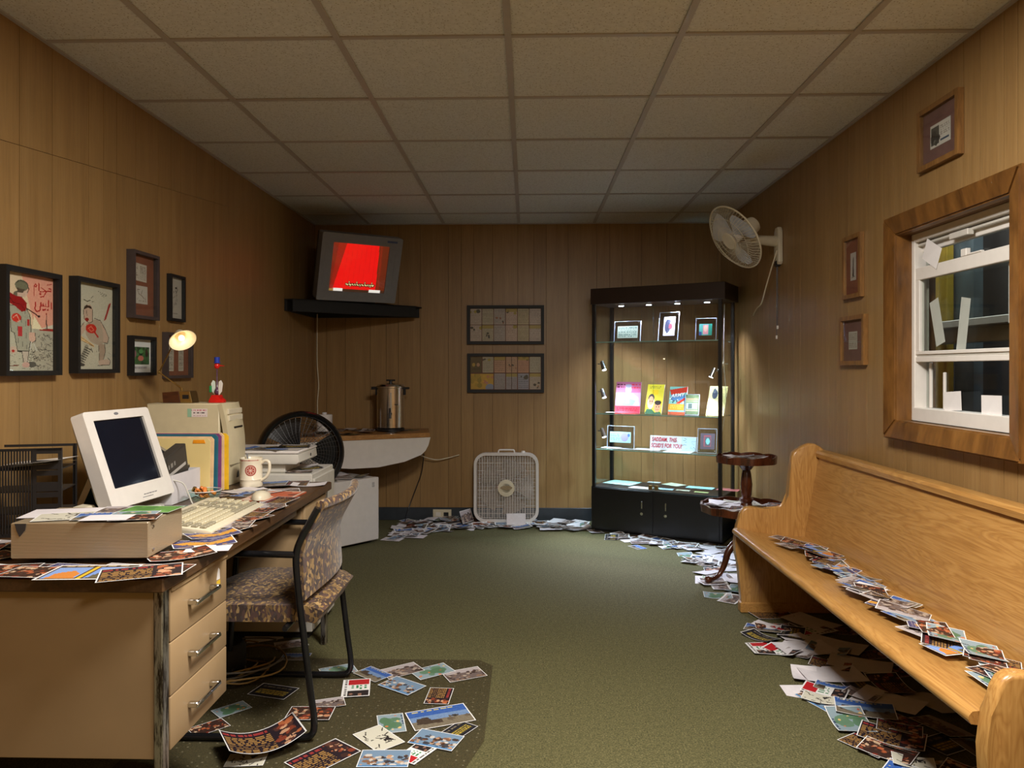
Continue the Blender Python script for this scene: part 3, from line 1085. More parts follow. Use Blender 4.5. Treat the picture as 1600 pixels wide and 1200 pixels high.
# back wall: two wide frames of little printed pages
def pages(x0, cols, seed, w=40, h=54):
    c = Cv(w, h, cols, seed)
    n = c.r.randint(7, 12)
    c.text(.06, .06, .94, .94, n, tuple(v * .5 for v in cols), .8, .42)
    if seed % 3 == 0: c.blobs(0, 0, 1, .3, 3, [(170, 150, 60), (70, 64, 54)], .05, .12)
    if seed % 4 == 1: c.rect(.0, .0, 1, .2, (176, 150, 56), .7)
    if seed % 5 == 2: c.blobs(.1, .5, .9, .9, 5, [(60, 54, 48), (150, 90, 60)], .03, .08)
    return c


for k, (z0, z1, lab) in enumerate(((1.432, 1.748, 'wide black frame of twelve closely printed pages, upper one on the back wall'), (1.040, 1.358, 'wide black frame of pink, blue and yellow pages, lower on the back wall'))):
    X0, X1 = -.487 + .002 * k, .138
    t, w, h, iy = wall_frame(lab, 'back', X0, X1, z0, z1, .03, .024, BLACK, MOUNT_MAUVE, inset=.008)
    pw, ph = (w - .048) / 6, (h - .048) / 2
    if k == 0:
        for r in range(2):
            for q in range(6):
                base = [(206, 184, 172), (196, 180, 158), (190, 174, 170), (212, 182, 170), (200, 180, 150), (210, 188, 180)][q]
                add_print(t, pages(0, base, 30 + r * 6 + q), .024 + q * pw + .003, .024 + (1 - r) * ph + .003, pw - .006, ph - .006, iy - .0012)
    else:
        tops = [None, (186, 172, 152), (198, 152, 128), (200, 156, 130), (204, 150, 126), (190, 178, 162)]
        bots = [None, None, (168, 156, 160), (166, 156, 166), (160, 158, 176), (196, 176, 164)]
        for q in range(6):
            for r, cl in ((0, tops[q]), (1, bots[q])):
                if cl:
                    cv = pages(0, cl, 61 + r * 6 + q * 2)
                    if q == 3: cv.rect(.47, 0, .53, 1, (70, 40, 30))
                    add_print(t, cv, .024 + q * pw + .004, .024 + (1 - r) * ph + .004, pw - .008, ph - .008, iy - .0012)
        cv = Cv(36, 46, (96, 78, 48), 3); cv.ell(.3, .5, .14, .12, (186, 150, 70)); cv.ell(.7, .5, .14, .12, (190, 140, 110)); cv.text(.1, .7, .9, .85, 2, (60, 48, 30))
        add_print(t, cv, .024, .024 + ph + .004, pw - .004, ph - .008, iy - .0012)
        cv = Cv(72, 46, (206, 160, 66), 3); cv.blobs(0, .1, .45, .9, 12, [(160, 134, 56), (186, 150, 60)], .1, .2); cv.blobs(.5, .1, 1, .7, 8, [(200, 130, 90), (190, 130, 130), (220, 170, 60)], .05, .12); cv.ell(.85, .9, .2, .25, (140, 150, 180))
        add_print(t, cv, .028, .028, pw * 2 - .008, ph - .01, iy - .0012)

# right wall: four oak frames with dark mounts
t, w, h, iy = wall_frame('oak frame with one small picture card, hung highest above the window', 'right', 2.745, 3.03, 2.006, 2.244, .024, .02, W_FRAME, MOUNT_MAUVE, inset=.008)
c = Cv(50, 36, (206, 198, 190), 41); c.rect(.05, .12, .45, .9, (86, 82, 76)); c.blobs(.08, .3, .42, .85, 9, [(60, 54, 52), (120, 116, 108)], .06, .16); c.text(.5, .15, .95, .6, 5, (150, 138, 130)); c.rect(.5, .75, .92, .82, (70, 80, 100))
add_print(t, c, .075, .072, .14, .088, iy - .0015)
t, w, h, iy = wall_frame('oak frame with a narrow dark tower picture, above another oak frame left of the window', 'right', 3.545, 3.745, 1.571, 1.872, .022, .02, W_FRAME, MOUNT_RUST, inset=.008)
c = Cv(26, 56, (190, 178, 170), 42); c.poly([(.35, .85), (.45, .2), (.55, .12), (.62, .85)], (62, 52, 52)); c.line([(.2, .9), (.8, .86)], .02, INK)
add_print(t, c, .07, .085, .062, .132, iy - .0015)
t, w, h, iy = wall_frame('small oak frame with a pale written card behind glass, lowest one left of the window', 'right', 3.505, 3.775, 1.252, 1.487, .024, .02, W_FRAME, MOUNT_MAUVE, inset=.008)
c = Cv(30, 30, (186, 176, 164), 43); c.text(.08, .08, .92, .92, 8, (140, 128, 116)); c.line([(.5, .05), (.5, .95)], .02, (120, 104, 96))
add_print(t, c, .08, .075, .095, .085, iy - .0015)
t, w, h, iy = wall_frame('oak frame half cut off at the right edge of the view, right of the window', 'right', 2.02, 2.392, 1.232, 1.500, .024, .02, W_FRAME, MOUNT_MAUVE, inset=.008)

# ------------------------------------------------------------------ pew
t = thing('church_pew', 'long golden oak pew with scrolled end panels under the window', 'bench', (1.3, 2.78, 0))
PY0, PY1 = 1.80, 3.845
def loc(bm, th=t):
    bm.transform(Matrix.Translation(-Vector(th.location)))
    return bm
prof = [(1.085, 0), (1.085, .05), (1.075, .16), (1.068, .24), (1.055, .30), (1.052, .36), (1.062, .44), (1.077, .50), (1.09, .523), (1.108, .535), (1.13, .538), (1.20, .527), (1.27, .520), (1.295, .527), (1.312, .548), (1.32, .60), (1.328, .70), (1.336, .79), (1.343, .812), (1.365, .826), (1.39, .845), (1.42, .858), (1.45, .857), (1.48, .842), (1.505, .82), (1.53, .802), (1.552, .79), (1.552, 0)]
for (a, c) in ((PY1, PY1 + .045), (PY0 - .045, PY0)):
    b = B(); prism(b, prof, a, c, 'y', bev=.012, seg=3)
    e = obj('end_panel', loc(b), OAK_Z, t, 35)
    b = B(); box(b, (1.078, a - .006, 0), (1.545, c + .006, .055), bev=.006); obj('shoe', b, OAK_Y, e, mw=T(*(-Vector(t.location))))
# seat
b = B()
sp = [(1.046, .43), (1.038, .421), (1.036, .41), (1.042, .40), (1.40, .36), (1.40, .388), (1.30, .392), (1.16, .410), (1.07, .432)]
prism(b, sp, PY0 + .001, PY1 + .0, 'y')
obj('seat', loc(b), OAK_Y, t, 50)
b = B(); prism(b, [(1.385, .30), (1.47, .80), (1.49, .80), (1.405, .30)], PY0, PY1, 'y', bev=.003, seg=1); obj('backrest', loc(b), OAK_Y, t)
b = B(); prism(b, [(1.455, .79), (1.452, .81), (1.46, .822), (1.50, .826), (1.525, .815), (1.525, .79)], PY0 + .001, PY1 - .001, 'y', bev=.003, seg=1); obj('top_rail', loc(b), OAK_Y, t, 40)
b = B(); box(b, (1.33, PY0, .30), (1.352, PY1, .372)); obj('seat_rail', loc(b), OAK_Y, t)
b = B(); cyl(b, (1.10, PY0 + .9, .06), (1.10, PY0 + .9, .40), .001); b.free()

# ------------------------------------------------------------------ display case
CA = math.radians(-28.3)
case = thing('display_case', 'tall glass display cabinet with dark header and black base in the right corner', 'cabinet', (.489, 5.765, 0), (0, 0, CA))
CM = Matrix.Translation((.489, 5.765, 0)) @ Matrix.Rotation(CA, 4, 'Z')
CI = CM.inverted()
CN = CM.to_3x3() @ Vector((0, 1, 0))
CW, CD = .99, .385
HEAD = plain('header_dark_brown', (40, 26, 20), 0.32, var=.05)
def cpt(px, py, yy):
    """point in the cabinet's own frame seen at (px,py), on the plane y=yy of that frame"""
    p = on_plane(px, py, CM @ Vector((0, yy, 0)), CN)
    return CI @ p
b = B(); box(b, (-.005, -.005, 1.722), (CW + .02, CD + .005, 1.842), bev=.003); obj('header', b, HEAD, case)
b = B(); box(b, (0, 0, .02), (CW, CD, .342), bev=.003); obj('base', b, BLACK_PLASTIC, case)
b = B(); box(b, (.02, .02, 0), (CW - .02, CD, .02)); obj('plinth', b, BLACK_MATT, case)
for k, x in enumerate((.405, .585)):
    b = B(); box(b, (.02 + k * .475, -.006, .03), (.485 + k * .485, 0, .335), bev=.002); d = obj('door', b, BLACK_PLASTIC, case)
    b = B(); cyl(b, (x, -.006, .17), (x, -.014, .17), .011, n=14); cyl(b, (x, -.014, .17), (x, -.018, .17), .006, n=10); obj('lock', b, CHROME, d)
    b = B(); box(b, (x - .006, -.012, .205), (x + .006, -.006, .262), bev=.002); obj('door_plate', b, STEEL, d)
for x in (0.006, CW - .03):
    for y in (.0, CD - .024):
        b = B(); box(b, (x, y, .342), (x + .024, y + .024, 1.722)); obj('post', b, BLACK_PLASTIC, case)
for nm, a, c in (('glass_door', (.03, .004, .35), (CW / 2 - .002, .008, 1.72)), ('glass_door', (CW / 2 + .002, .004, .35), (CW - .03, .008, 1.72)),
                 ('side_glass', (.012, .024, .35), (.016, CD - .024, 1.72)), ('side_glass', (CW - .016, .024, .35), (CW - .012, CD - .024, 1.72))):
    b = B(); box(b, a, c); obj(nm, b, GLASS, case)
b = B()
box(b, (CW / 2 - .006, -.004, .352), (CW / 2 - .002, 0.003, 1.70)); obj('door_seal', b, GLASS_EDGE, case)
for x in (CW / 2 - .03, CW / 2 + .016):
    b = B(); box(b, (x - .008, -.014, .352), (x + .018, .003, .385), bev=.002); obj('glass_lock', b, BRASS, case)
for z in (1.438, .895, .626):
    b = B(); box(b, (.03, .02, z - .006), (CW - .03, CD - .02, z)); sh = obj('glass_shelf', b, GLASS_EDGE, case)
    b = B(); box(b, (.03, .017, z - .0065), (CW - .03, .0199, z + .0005)); obj('shelf_edge', b, plain('glass_green_edge', (150, 196, 186), .1), sh)
    for x in (.03, CW - .04):
        for y in (.03, CD - .04):
            b = B(); cyl(b, (x, y, z - .006), (x + .01, y, z - .006), .004, n=8); obj('shelf_pin', b, CHROME, sh)
for k in range(4):
    x = .18 + .22 * k
    b = B(); cyl(b, (x, .16, 1.715), (x, .16, 1.7225), .03, n=20); r_ = obj('downlight', b, CHROME, case, 40)
    b = B(); cyl(b, (x, .16, 1.7135), (x, .16, 1.7148), .02, n=16); obj('lens', b, LED, r_)
    wp = CM @ Vector((x, .16, 1.70))
    light('case_light', 'SPOT', wp, 31, (.76, .80, 1.0), spot_size=math.radians(112), spot_blend=1.0, shadow_soft_size=.02)
# little clip spots on the side posts
def clip_spot(x, y, z, dx, lab):
    s = thing('clip_spotlight', lab, 'spotlight', CM @ Vector((x, y, z)), (0, 0, CA), None)
    b = B(); cyl(b, (0, 0, 0), (dx * .03, 0, .0), .004, n=8); obj('bracket', b, CHROME, s)
    p0, p1 = Vector((dx * .03, 0, .02)), Vector((dx * .055, -.01, -.045))
    b = B(); cyl(b, p0, p1, .014, .019, n=16); obj('lamp_body', b, CHROME, s, 40)
    d = (p1 - p0).normalized()
    b = B(); cyl(b, p1 + d * .0005, p1 + d * .002, .015, n=14); obj('lens', b, LED, s)
    wp = CM @ (Vector((x, y, z)) + p1 + d * .01)
    L = light('clip_light', 'SPOT', wp, 24, (.76, .80, 1.0), spot_size=math.radians(120), spot_blend=.7, shadow_soft_size=.012)
    L.rotation_euler = (CM.to_3x3() @ Vector((d.x, d.y, d.z))).to_track_quat('-Z', 'Y').to_euler()
clip_spot(.035, .05, 1.27, 1, 'small chrome spotlight on the left post, just under the top shelf of the glass cabinet')
clip_spot(.035, .05, 1.06, 1, 'small chrome spotlight on the left post, beside the red and purple cover')
clip_spot(.035, .05, .76, 1, 'small chrome spotlight on the left post, beside the acrylic banknote stand')
clip_spot(CW - .035, .30, 1.27, -1, 'small chrome spotlight on the right rear post of the glass cabinet')
clip_spot(CW - .035, .05, 1.22, -1, 'small chrome spotlight on the right front post of the glass cabinet')

def acrylic(lab, px0, py0, px1, py1, yy, z, cv, frac=(.16, .2, .84, .8), lean=8, rz=0.0, body=ACRYL, cat='display stand', name='acrylic_stand'):
    a = cpt(px0, py0, yy); c = cpt(px1, py1, yy)
    w = c.x - a.x; h = a.z - z
    M = CM @ T((a.x + c.x) / 2, yy, z + .001) @ RZ(rz)
    s = thing(name, lab, cat, M.translation, M.to_euler())
    b = B(); box(b, (-w / 2, -.008, 0), (w / 2, 0, h), RX(-lean), bev=.0015); obj('block', b, body, s)
    b = B()
    for q in ((-w / 2, -.0085, 0, -w / 2 + .002, .0004, h), (w / 2 - .002, -.0085, 0, w / 2, .0004, h), (-w / 2, -.0085, h - .002, w / 2, .0004, h), (-w / 2, -.0085, 0, w / 2, .0004, .002)):
        box(b, q[:3], q[3:])
    b.transform(RX(-lean)); obj('polished_edge', b, ACRYL_EDGE, s)
    x0, y0_, x1, y1_ = frac
    me = print_mesh('print', cv, upright((x1 - x0) * w, (y1_ - y0_) * h, 0, -w / 2 + x0 * w, h * (1 - y1_)), PRINT_GLOSS)
    link('print', me, None, s, RX(-lean) @ T(0, -.0088, 0))
    for sx in (-1, 1):
        for hz in (.08, .92):
            b = B(); cyl(b, (sx * w * .42, -.008, h * hz), (sx * w * .42, -.011, h * hz), .0035, n=8)
            b.transform(RX(-lean)); obj('screw', b, CHROME, s)
    return s


c = Cv(40, 22, (206, 224, 206), 51); c.text(.04, .08, .96, .92, 7, (120, 150, 140), .9)
acrylic('wide acrylic stand with a pale green text card, left on the top cabinet shelf', 959.5, 502.5, 1000.5, 531, .14, 1.438, c, (.13, .24, .9, .82))
c = Cv(30, 44, (196, 204, 224), 52); c.ell(.35, .5, .25, .36, (52, 56, 76)); c.ell(.62, .52, .16, .16, (170, 60, 70)); c.ell(.5, .25, .12, .1, (60, 66, 84)); c.line([(.3, .85), (.6, .6)], .06, (70, 74, 90))
acrylic('tall acrylic stand with dark blue and red card, middle of top cabinet shelf', 1028, 487, 1059, 531, .14, 1.438, c, (.25, .16, .82, .82), 14)
c = Cv(30, 22, (90, 168, 160), 53); c.rect(.3, .1, .7, .9, (216, 150, 156)); c.ell(.5, .4, .14, .3, (226, 190, 170)); c.rect(.75, .0, 1, 1, (40, 140, 120)); c.rect(0, .7, .2, 1, (60, 90, 150))
acrylic('square acrylic stand with a green and pink card, right on the top cabinet shelf', 1086.5, 497.5, 1119, 531, .14, 1.438, c, (.18, .26, .8, .78))
c = Cv(44, 20, (176, 216, 206), 54); c.ell(.7, .5, .18, .4, (170, 160, 200)); c.text(.05, .15, .5, .85, 4, (130, 170, 164)); c.ell(.9, .3, .06, .15, (90, 120, 190))
acrylic('clear acrylic stand holding pale banknote, left on lowest cabinet shelf', 949, 665, 991, 698, .12, .626, c, (.1, .26, .88, .74), 4)
c = Cv(30, 30, (96, 84, 96), 55); c.rect(.25, .15, .75, .85, (170, 80, 90)); c.rect(.3, .2, .7, .8, (96, 92, 104)); c.ell(.52, .5, .14, .2, (130, 200, 196))
acrylic('purplish acrylic plaque with a red-edged picture, right on the lowest cabinet shelf', 1090, 669, 1119, 705, .12, .626, c, (.15, .2, .9, .85), 16, 8)


def cover(lab, px0, py0, px1, zb, yy, cv, lean=12, th=.004, skew=0, name='magazine', cat='magazine'):
    a = cpt(px0, py0, yy); c_ = cpt(px1, py0, yy)
    w = c_.x - a.x; h = (a.z - zb) / math.cos(math.radians(lean))
    M = CM @ T((a.x + c_.x) / 2, yy, zb + .001) @ RZ(skew)
    s = thing(name, lab, cat, M.translation, M.to_euler())
    b = B(); box(b, (-w / 2, 0, 0), (w / 2, th, h)); b.transform(RX(-lean)); obj('pages', b, PAPER, s)
    me = print_mesh('cover', cv, upright(w, h, -.0006, -w / 2, 0), PRINT_GLOSS)
    link('cover', me, None, s, RX(-lean))
    b = B(); tube(b, [(-w * .3, -.03, .001), (-w * .3, -.03, .02), (-w * .3, -.002, .004), (-w * .3, .06, .001), (-w * .3, h * .3 + .0, h * .55)], .0012, 6)
    obj('easel_wire', b, CHROME, s)
    return s


c = Cv(56, 64, (176, 120, 166), 61)
c.rect(0, 0, 1, .35, (190, 104, 140)); c.text(.03, .05, .35, .2, 2, (96, 30, 60)); c.text(.62, .05, .97, .22, 2, (210, 50, 70)); c.rect(0, .35, 1, .76, (170, 140, 200))
c.poly([(.05, .76), (.1, .5), (.35, .36), (.65, .36), (.9, .5), (.97, .76)], (170, 196, 216)); c.ell(.5, .24, .12, .15, (200, 196, 210)); c.ell(.5, .13, .13, .06, (150, 150, 170)); c.rect(.42, .38, .58, .7, (214, 224, 236)); c.poly([(.2, .6), (.5, .52), (.8, .6), (.7, .76), (.3, .76)], (120, 160, 196), .7)
c.rect(0, .76, 1, 1, (226, 70, 84)); c.text(.08, .82, .9, .95, 2, (196, 40, 60))
cover('purple and red magazine cover of a uniformed figure, leftmost on the middle cabinet shelf', 960.5, 597, 999.5, .895, .15, c, 10)
c = Cv(50, 64, (222, 200, 60), 62)
c.rect(.3, .18, .68, .36, (232, 190, 30)); c.text(.15, .05, .8, .16, 2, (160, 140, 40)); c.ell(.3, .6, .2, .24, (206, 190, 170)); c.ell(.3, .46, .18, .13, (70, 60, 60)); c.ell(.3, .56, .15, .15, (220, 160, 120)); c.ell(.72, .76, .2, .18, (222, 156, 116)); c.ell(.72, .62, .2, .08, (54, 44, 40)); c.poly([(.0, 1), (.1, .84), (.4, .84), (.6, .95), (.9, .92), (1, 1)], (70, 110, 80))
c.ell(.25, .58, .03, .02, INK); c.ell(.37, .58, .03, .02, INK); c.ell(.66, .76, .03, .02, INK); c.ell(.8, .76, .03, .02, INK); c.line([(.64, .85), (.8, .85)], .015, (160, 60, 50))
cover('yellow comic-style booklet with two drawn faces on the middle cabinet shelf', 1006, 601, 1034, .895, .15, c, 16, skew=-8)
c = Cv(50, 64, (126, 176, 160), 63)
c.poly([(0, .12), (1, 0), (1, .2), (.1, .3)], (206, 60, 44)); c.rect(.1, .3, 1, .5, (90, 130, 170)); c.poly([(.4, .6), (.9, .38), (.95, .45), (.6, .62)], (214, 60, 40)); c.blobs(.05, .42, .95, .6, 8, [(230, 226, 216), (40, 50, 60)], .015, .04); c.rect(0, .62, .9, .85, (222, 150, 50)); c.text(.1, .66, .8, .8, 2, (236, 190, 90)); c.rect(0, .9, 1, 1, (196, 90, 60)); c.rect(.9, .3, 1, .9, (150, 170, 190))
s = cover('colourful comic headed ARMY in white on red, middle cabinet shelf', 1043, 604.5, 1071, .895, .15, c, 14, skew=-4)
text_part('title', 'ARMY', .036, plain('title_white', (240, 236, 230), .4, var=.02), s, RX(-14) @ T(-.052, -.0016, .127) @ RY(-8) @ FACE_M, .25, .0003, .0006)
c = Cv(30, 40, (104, 122, 88), 64)
c.rect(.05, .2, .95, .26, (196, 140, 110)); c.rect(.05, .3, .95, .34, (150, 160, 120)); c.rect(.08, .42, .9, .72, (160, 176, 170)); c.rect(.2, .45, .5, .7, (80, 96, 90)); c.rect(.6, .45, .8, .7, (206, 214, 210)); c.rect(.05, .78, .95, .82, (190, 170, 140))
acrylic('small dark green stand with striped pictures beside the comic', 1070.5, 616, 1092, 643, .15, .895, c, (.02, .02, .98, .98), 10)
c = Cv(44, 64, (232, 224, 150), 65); c.ell(.34, .28, .16, .16, (70, 76, 90)); c.ell(.3, .16, .08, .08, (90, 96, 108)); c.line([(.4, .45), (.6, .4)], .02, (150, 150, 110)); c.text(.6, .08, .9, .3, 3, (190, 180, 120)); c.text(.2, .6, .8, .9, 4, (210, 200, 130))
cover('pale yellow sheet with a small dark drawing, rightmost on the middle cabinet shelf', 1102, 604, 1131, .895, .15, c, 24, skew=-6, name='drawing_sheet', cat='paper')
# sign
a = cpt(1015.5, 690, .15); d = cpt(1089, 690, .15)
SW = d.x - a.x; SH = .106
sgn = thing('slogan_card', 'long white card lettered in red: SADDAM, THIS SCUD\'S FOR YOU!', 'sign', CM @ Vector((a.x, .15, .629)), (0, 0, CA))
b = B(); box(b, (0, 0, 0), (SW, .003, SH)); b.transform(RX(-5)); obj('card', b, CARD_WHITE, sgn)
REDT = plain('red_lettering', (196, 30, 54), .5, var=.04)
text_part('lettering', 'SADDAM, THIS', .043, REDT, sgn, RX(-5) @ T(.012, -.0012, .064) @ FACE_M, .2, .0003, .0007, sx=.64)
text_part('lettering', "SCUD'S FOR YOU!", .043, REDT, sgn, RX(-5) @ T(.008, -.0012, .018) @ FACE_M, .2, .0003, .0007, sx=.64)
c = Cv(44, 34, (206, 224, 230), 71)
for k in range(14):
    x, y = c.r.uniform(.05, .9), c.r.uniform(.1, .9); c.line([(x, y), (x + c.r.uniform(-.2, .2), y + c.r.uniform(-.1, .1))], .03, (70, 80, 90) if k % 2 else (130, 170, 180))
me = print_mesh('illustration', c, upright(SW * .3, SH * .9, -.001, SW * .68, SH * .05), PRINT_GLOSS); link('illustration', me, None, sgn, RX(-5))
# loose sheets lying on the shelves and the deck
def sheet_flat(lab, px, py, z, w, d_, rz, cv, name='loose_sheet', cat='paper', group=None):
    p = on_z(px, py, z + .001)
    me = print_mesh(name, cv, flat(w, d_, 0), PRINT)
    o = link(name, me); o.location = p; o.rotation_euler = (0, 0, math.radians(rz)); tag(o, lab, cat, group); return o
def tcv(col, seed, ink=None, rows=8):
    c = Cv(40, 30, col, seed); c.text(.08, .1, .92, .9, rows, ink or tuple(v * .7 for v in col)); return c
sheet_flat('pale cyan sheet on the cabinet deck, left front', 972, 754, .3425, .24, .20, -35, tcv((186, 226, 214), 80))
sheet_flat('pinkish card lying on the cabinet deck in front of the door gap', 1002, 762, .3425, .17, .10, -28, tcv((196, 180, 176), 81))
sheet_flat('small white card on the cabinet deck behind the brass locks', 1022, 753.5, .3425, .10, .06, -28, tcv((216, 216, 216), 82))
sheet_flat('blue-tinted card on the cabinet deck just right of the brass locks', 1040, 764, .3425, .12, .07, -28, tcv((170, 200, 220), 83))
sheet_flat('cream sheet on the cabinet deck right of centre', 1053, 757, .3425, .15, .12, -50, tcv((216, 212, 186), 84))
sheet_flat('small cream card near the front of the cabinet deck', 1067, 766, .3425, .10, .05, -28, tcv((214, 206, 186), 85))
sheet_flat('pale blue sheet on the right of the cabinet deck', 1094, 762, .3425, .2, .10, -28, tcv((176, 216, 226), 86))
sheet_flat('greenish-yellow card at the front of the cabinet deck', 1096, 769, .3425, .10, .045, -28, tcv((206, 206, 140), 87))
sheet_flat('red and white sheet in the right end of the cabinet deck', 1138, 765, .3425, .16, .12, -28, tcv((206, 110, 110), 88))
sheet_flat('grey sheet lying on the lowest glass shelf near its middle', 1012, 702, .6265, .2, .11, -28, tcv((196, 190, 200), 89))
sheet_flat('white sheet lying on the lowest glass shelf in front of the slogan card', 1060, 706, .6265, .2, .12, -28, tcv((206, 220, 226), 90))
sheet_flat('pale grey sheet at the left end of the lowest glass shelf', 955, 699, .6265, .14, .1, -28, tcv((200, 206, 210), 91))
sheet_flat('white sheet lying on the middle glass shelf under the covers', 970, 644.5, .8955, .24, .08, -28, tcv((216, 220, 224), 92))
# white flex hanging inside the right end
b = B(); tube(b, spline([CM @ Vector((.955, .20, 1.70)), CM @ Vector((.95, .2, 1.3)), CM @ Vector((.965, .2, 1.0)), CM @ Vector((.93, .19, .7)), CM @ Vector((.915, .18, .55)), CM @ Vector((.93, .18, .36))], 5), .0025, 6)
tag(obj('lamp_flex', b, WHITE_PL), 'thin white flex hanging inside the right end of the glass cabinet', 'cable')

# ------------------------------------------------------------------ two-tier side table
t = thing('tiered_table', 'dark mahogany two-tier tripod table between pew and glass cabinet', 'table', (1.285, 4.46, 0))
def tray(z, r, h, lobes, name):
    b = B()
    n = 72
    def rr(i):
        a = 2 * math.pi * i / n
        return r * (1 - .035 * abs(math.sin(a * lobes / 2)))
    pts = [(rr(i) * math.cos(2 * math.pi * i / n), rr(i) * math.sin(2 * math.pi * i / n)) for i in range(n)]
    prism(b, pts, z, z + .014, 'z')
    # upright scalloped rim
    ro, ri = [], []
    for i in range(n):
        a = 2 * math.pi * i / n
        hh = z + .014 + h * (.62 + .38 * abs(math.sin(a * lobes / 2 + .4)) ** .7)
        ro.append((pts[i][0] * 1.03, pts[i][1] * 1.03, hh)); ri.append((pts[i][0] * .985, pts[i][1] * .985, hh))
    vo = [b.verts.new(p) for p in ro]; vi = [b.verts.new(p) for p in ri]
    vob = [b.verts.new((p[0] * .985, p[1] * .985, z - .004)) for p in ro]; vib = [b.verts.new((p[0], p[1], z + .013)) for p in ri]
    for i in range(n):
        j = (i + 1) % n
        b.faces.new((vo[i], vo[j], vi[j], vi[i])); b.faces.new((vob[i], vob[j], vo[j], vo[i])); b.faces.new((vi[i], vi[j], vib[j], vib[i])); b.faces.new((vob[i], vib[i], vib[j], vob[j]))
    return obj(name, b, W_DARK, t, 40)
tray(.402, .262, .028, 12, 'lower_tray')
tray(.690, .172, .026, 8, 'upper_tray')
b = B(); lathe(b, [(.05, .416), (.05, .425), (.034, .435), (.03, .45), (.040, .465), (.040, .475), (.026, .485), (.030, .50), (.034, .56), (.027, .62), (.022, .64), (.032, .65), (.044, .668), (.07, .680), (.07, .6895)], 20); obj('column', b, W_DARK, t, 40)
b = B(); lathe(b, [(.0, .10), (.03, .11), (.035, .14), (.03, .16), (.044, .19), (.045, .24), (.03, .27), (.026, .33), (.034, .36), (.06, .38), (.09, .395), (.09, .4015)], 20); obj('pedestal', b, W_DARK, t, 40)
for a in (200, 320, 80):
    b = B()
    p = [(.03, 0, .21), (.08, 0, .215), (.125, 0, .17), (.15, 0, .10), (.185, 0, .045), (.235, 0, .022), (.275, 0, .024)]
    sp_ = spline(p, 5); rs = [.026 - .012 * min(1, i / len(sp_) * 1.5) for i in range(len(sp_))]
    rs[-5:] = [.016, .020, .022, .021, .014]
    tube(b, sp_, .02, 10, rs=rs)
    b.transform(RZ(a)); obj('leg', b, W_DARK, t, 60)

# ------------------------------------------------------------------ box fan
t = thing('box_fan', 'white square box fan standing on the floor against the back wall', 'fan', (-.165, 5.965, .006), (math.radians(-3), 0, 0))
FW, FH, FDp = .515, .545, .10
def rrect(w, h, r, n=6, cx=0, cz=0):
    pts = []
    for qx, qz, a0 in ((1, 1, 0), (-1, 1, 90), (-1, -1, 180), (1, -1, 270)):
        for k in range(n + 1):
            a = math.radians(a0 + 90 * k / n)
            pts.append((cx + qx * (w / 2 - r) + r * math.cos(a), cz + qz * (h / 2 - r) + r * math.sin(a)))
    return pts
def ring(bm, o_, i_, y0, y1):
    n = len(o_)
    L = [[bm.verts.new((x, y, z)) for x, z in P] for P, y in ((o_, y0), (i_, y0), (o_, y1), (i_, y1))]
    for i in range(n):
        j = (i + 1) % n
        bm.faces.new((L[0][i], L[0][j], L[1][j], L[1][i])); bm.faces.new((L[2][i], L[3][i], L[3][j], L[2][j]))
        bm.faces.new((L[0][i], L[2][i], L[2][j], L[0][j])); bm.faces.new((L[1][i], L[1][j], L[3][j], L[3][i]))
b = B(); ring(b, rrect(FW, FH, .09, cz=FH / 2 + .015), rrect(FW - .045, FH - .045, .07, cz=FH / 2 + .015), 0, FDp)
obj('housing', b, WHITE_EN, t, 40)
def inside_rr(x, z, w, h, r):
    dx, dz = abs(x) - (w / 2 - r), abs(z) - (h / 2 - r)
    if dx > 0 and dz > 0: return math.hypot(dx, dz) < r
    return dx < r and dz < r
for yy, nm in ((.004, 'front_grille'), (FDp - .008, 'rear_grille')):
    b = B(); cz = FH / 2 + .015; iw, ih, ir = FW - .05, FH - .05, .068
    nv, nh = 23, 40
    if nm == 'rear_grille': nv, nh = 11, 16
    for k in range(1, nv):
        x = -iw / 2 + iw * k / nv
        e = ih / 2
        while not inside_rr(x, e, iw, ih, ir) and e > 0: e -= .004
        box(b, (x - .0017, yy, cz - e - .003), (x + .0017, yy + .0024, cz + e + .003))
    for k in range(1, nh):
        z = -ih / 2 + ih * k / nh
        e = iw / 2
        while not inside_rr(e, z, iw, ih, ir) and e > 0: e -= .004
        box(b, (-e - .003, yy + .0024, cz + z - .0015), (e + .003, yy + .004, cz + z + .0015))
    o = obj(nm, b, WHITE_EN, t)
cz = FH / 2 + .015
b = B(); cyl(b, (0, .003, cz - .005), (0, -.004, cz - .005), .066, n=32)
for r in (.05, .036): cyl(b, (0, -.004, cz - .005), (0, -.006, cz - .005), r, n=32)
hb = obj('grille_badge', b, CREAM_PL, t, 40)
b = B(); prism(b, [(.048 * math.cos(a / 16 * math.pi), .016 * math.sin(a / 16 * math.pi) + cz - .002) for a in range(32)], -.0085, -.006, 'y'); obj('oval_plate', b, STEEL, hb)
for k in range(5):
    b = B()
    slab(b, lambda u, v: Vector(((.05 + .165 * u) * math.cos(math.radians(-26 + 52 * v) * (.8 + .3 * u)), .05 + (v - .5) * .045, (.05 + .165 * u) * math.sin(math.radians(-26 + 52 * v) * (.8 + .3 * u)))), 6, 6, .002)
    b.transform(T(0, 0, cz) @ RY(72 * k)); obj('blade', b, plain('beige_blade', (150, 134, 116), .4), t, 40)
b = B(); cyl(b, (0, .03, cz), (0, .09, cz), .05, n=24); obj('motor', b, WHITE_PL, t, 40)
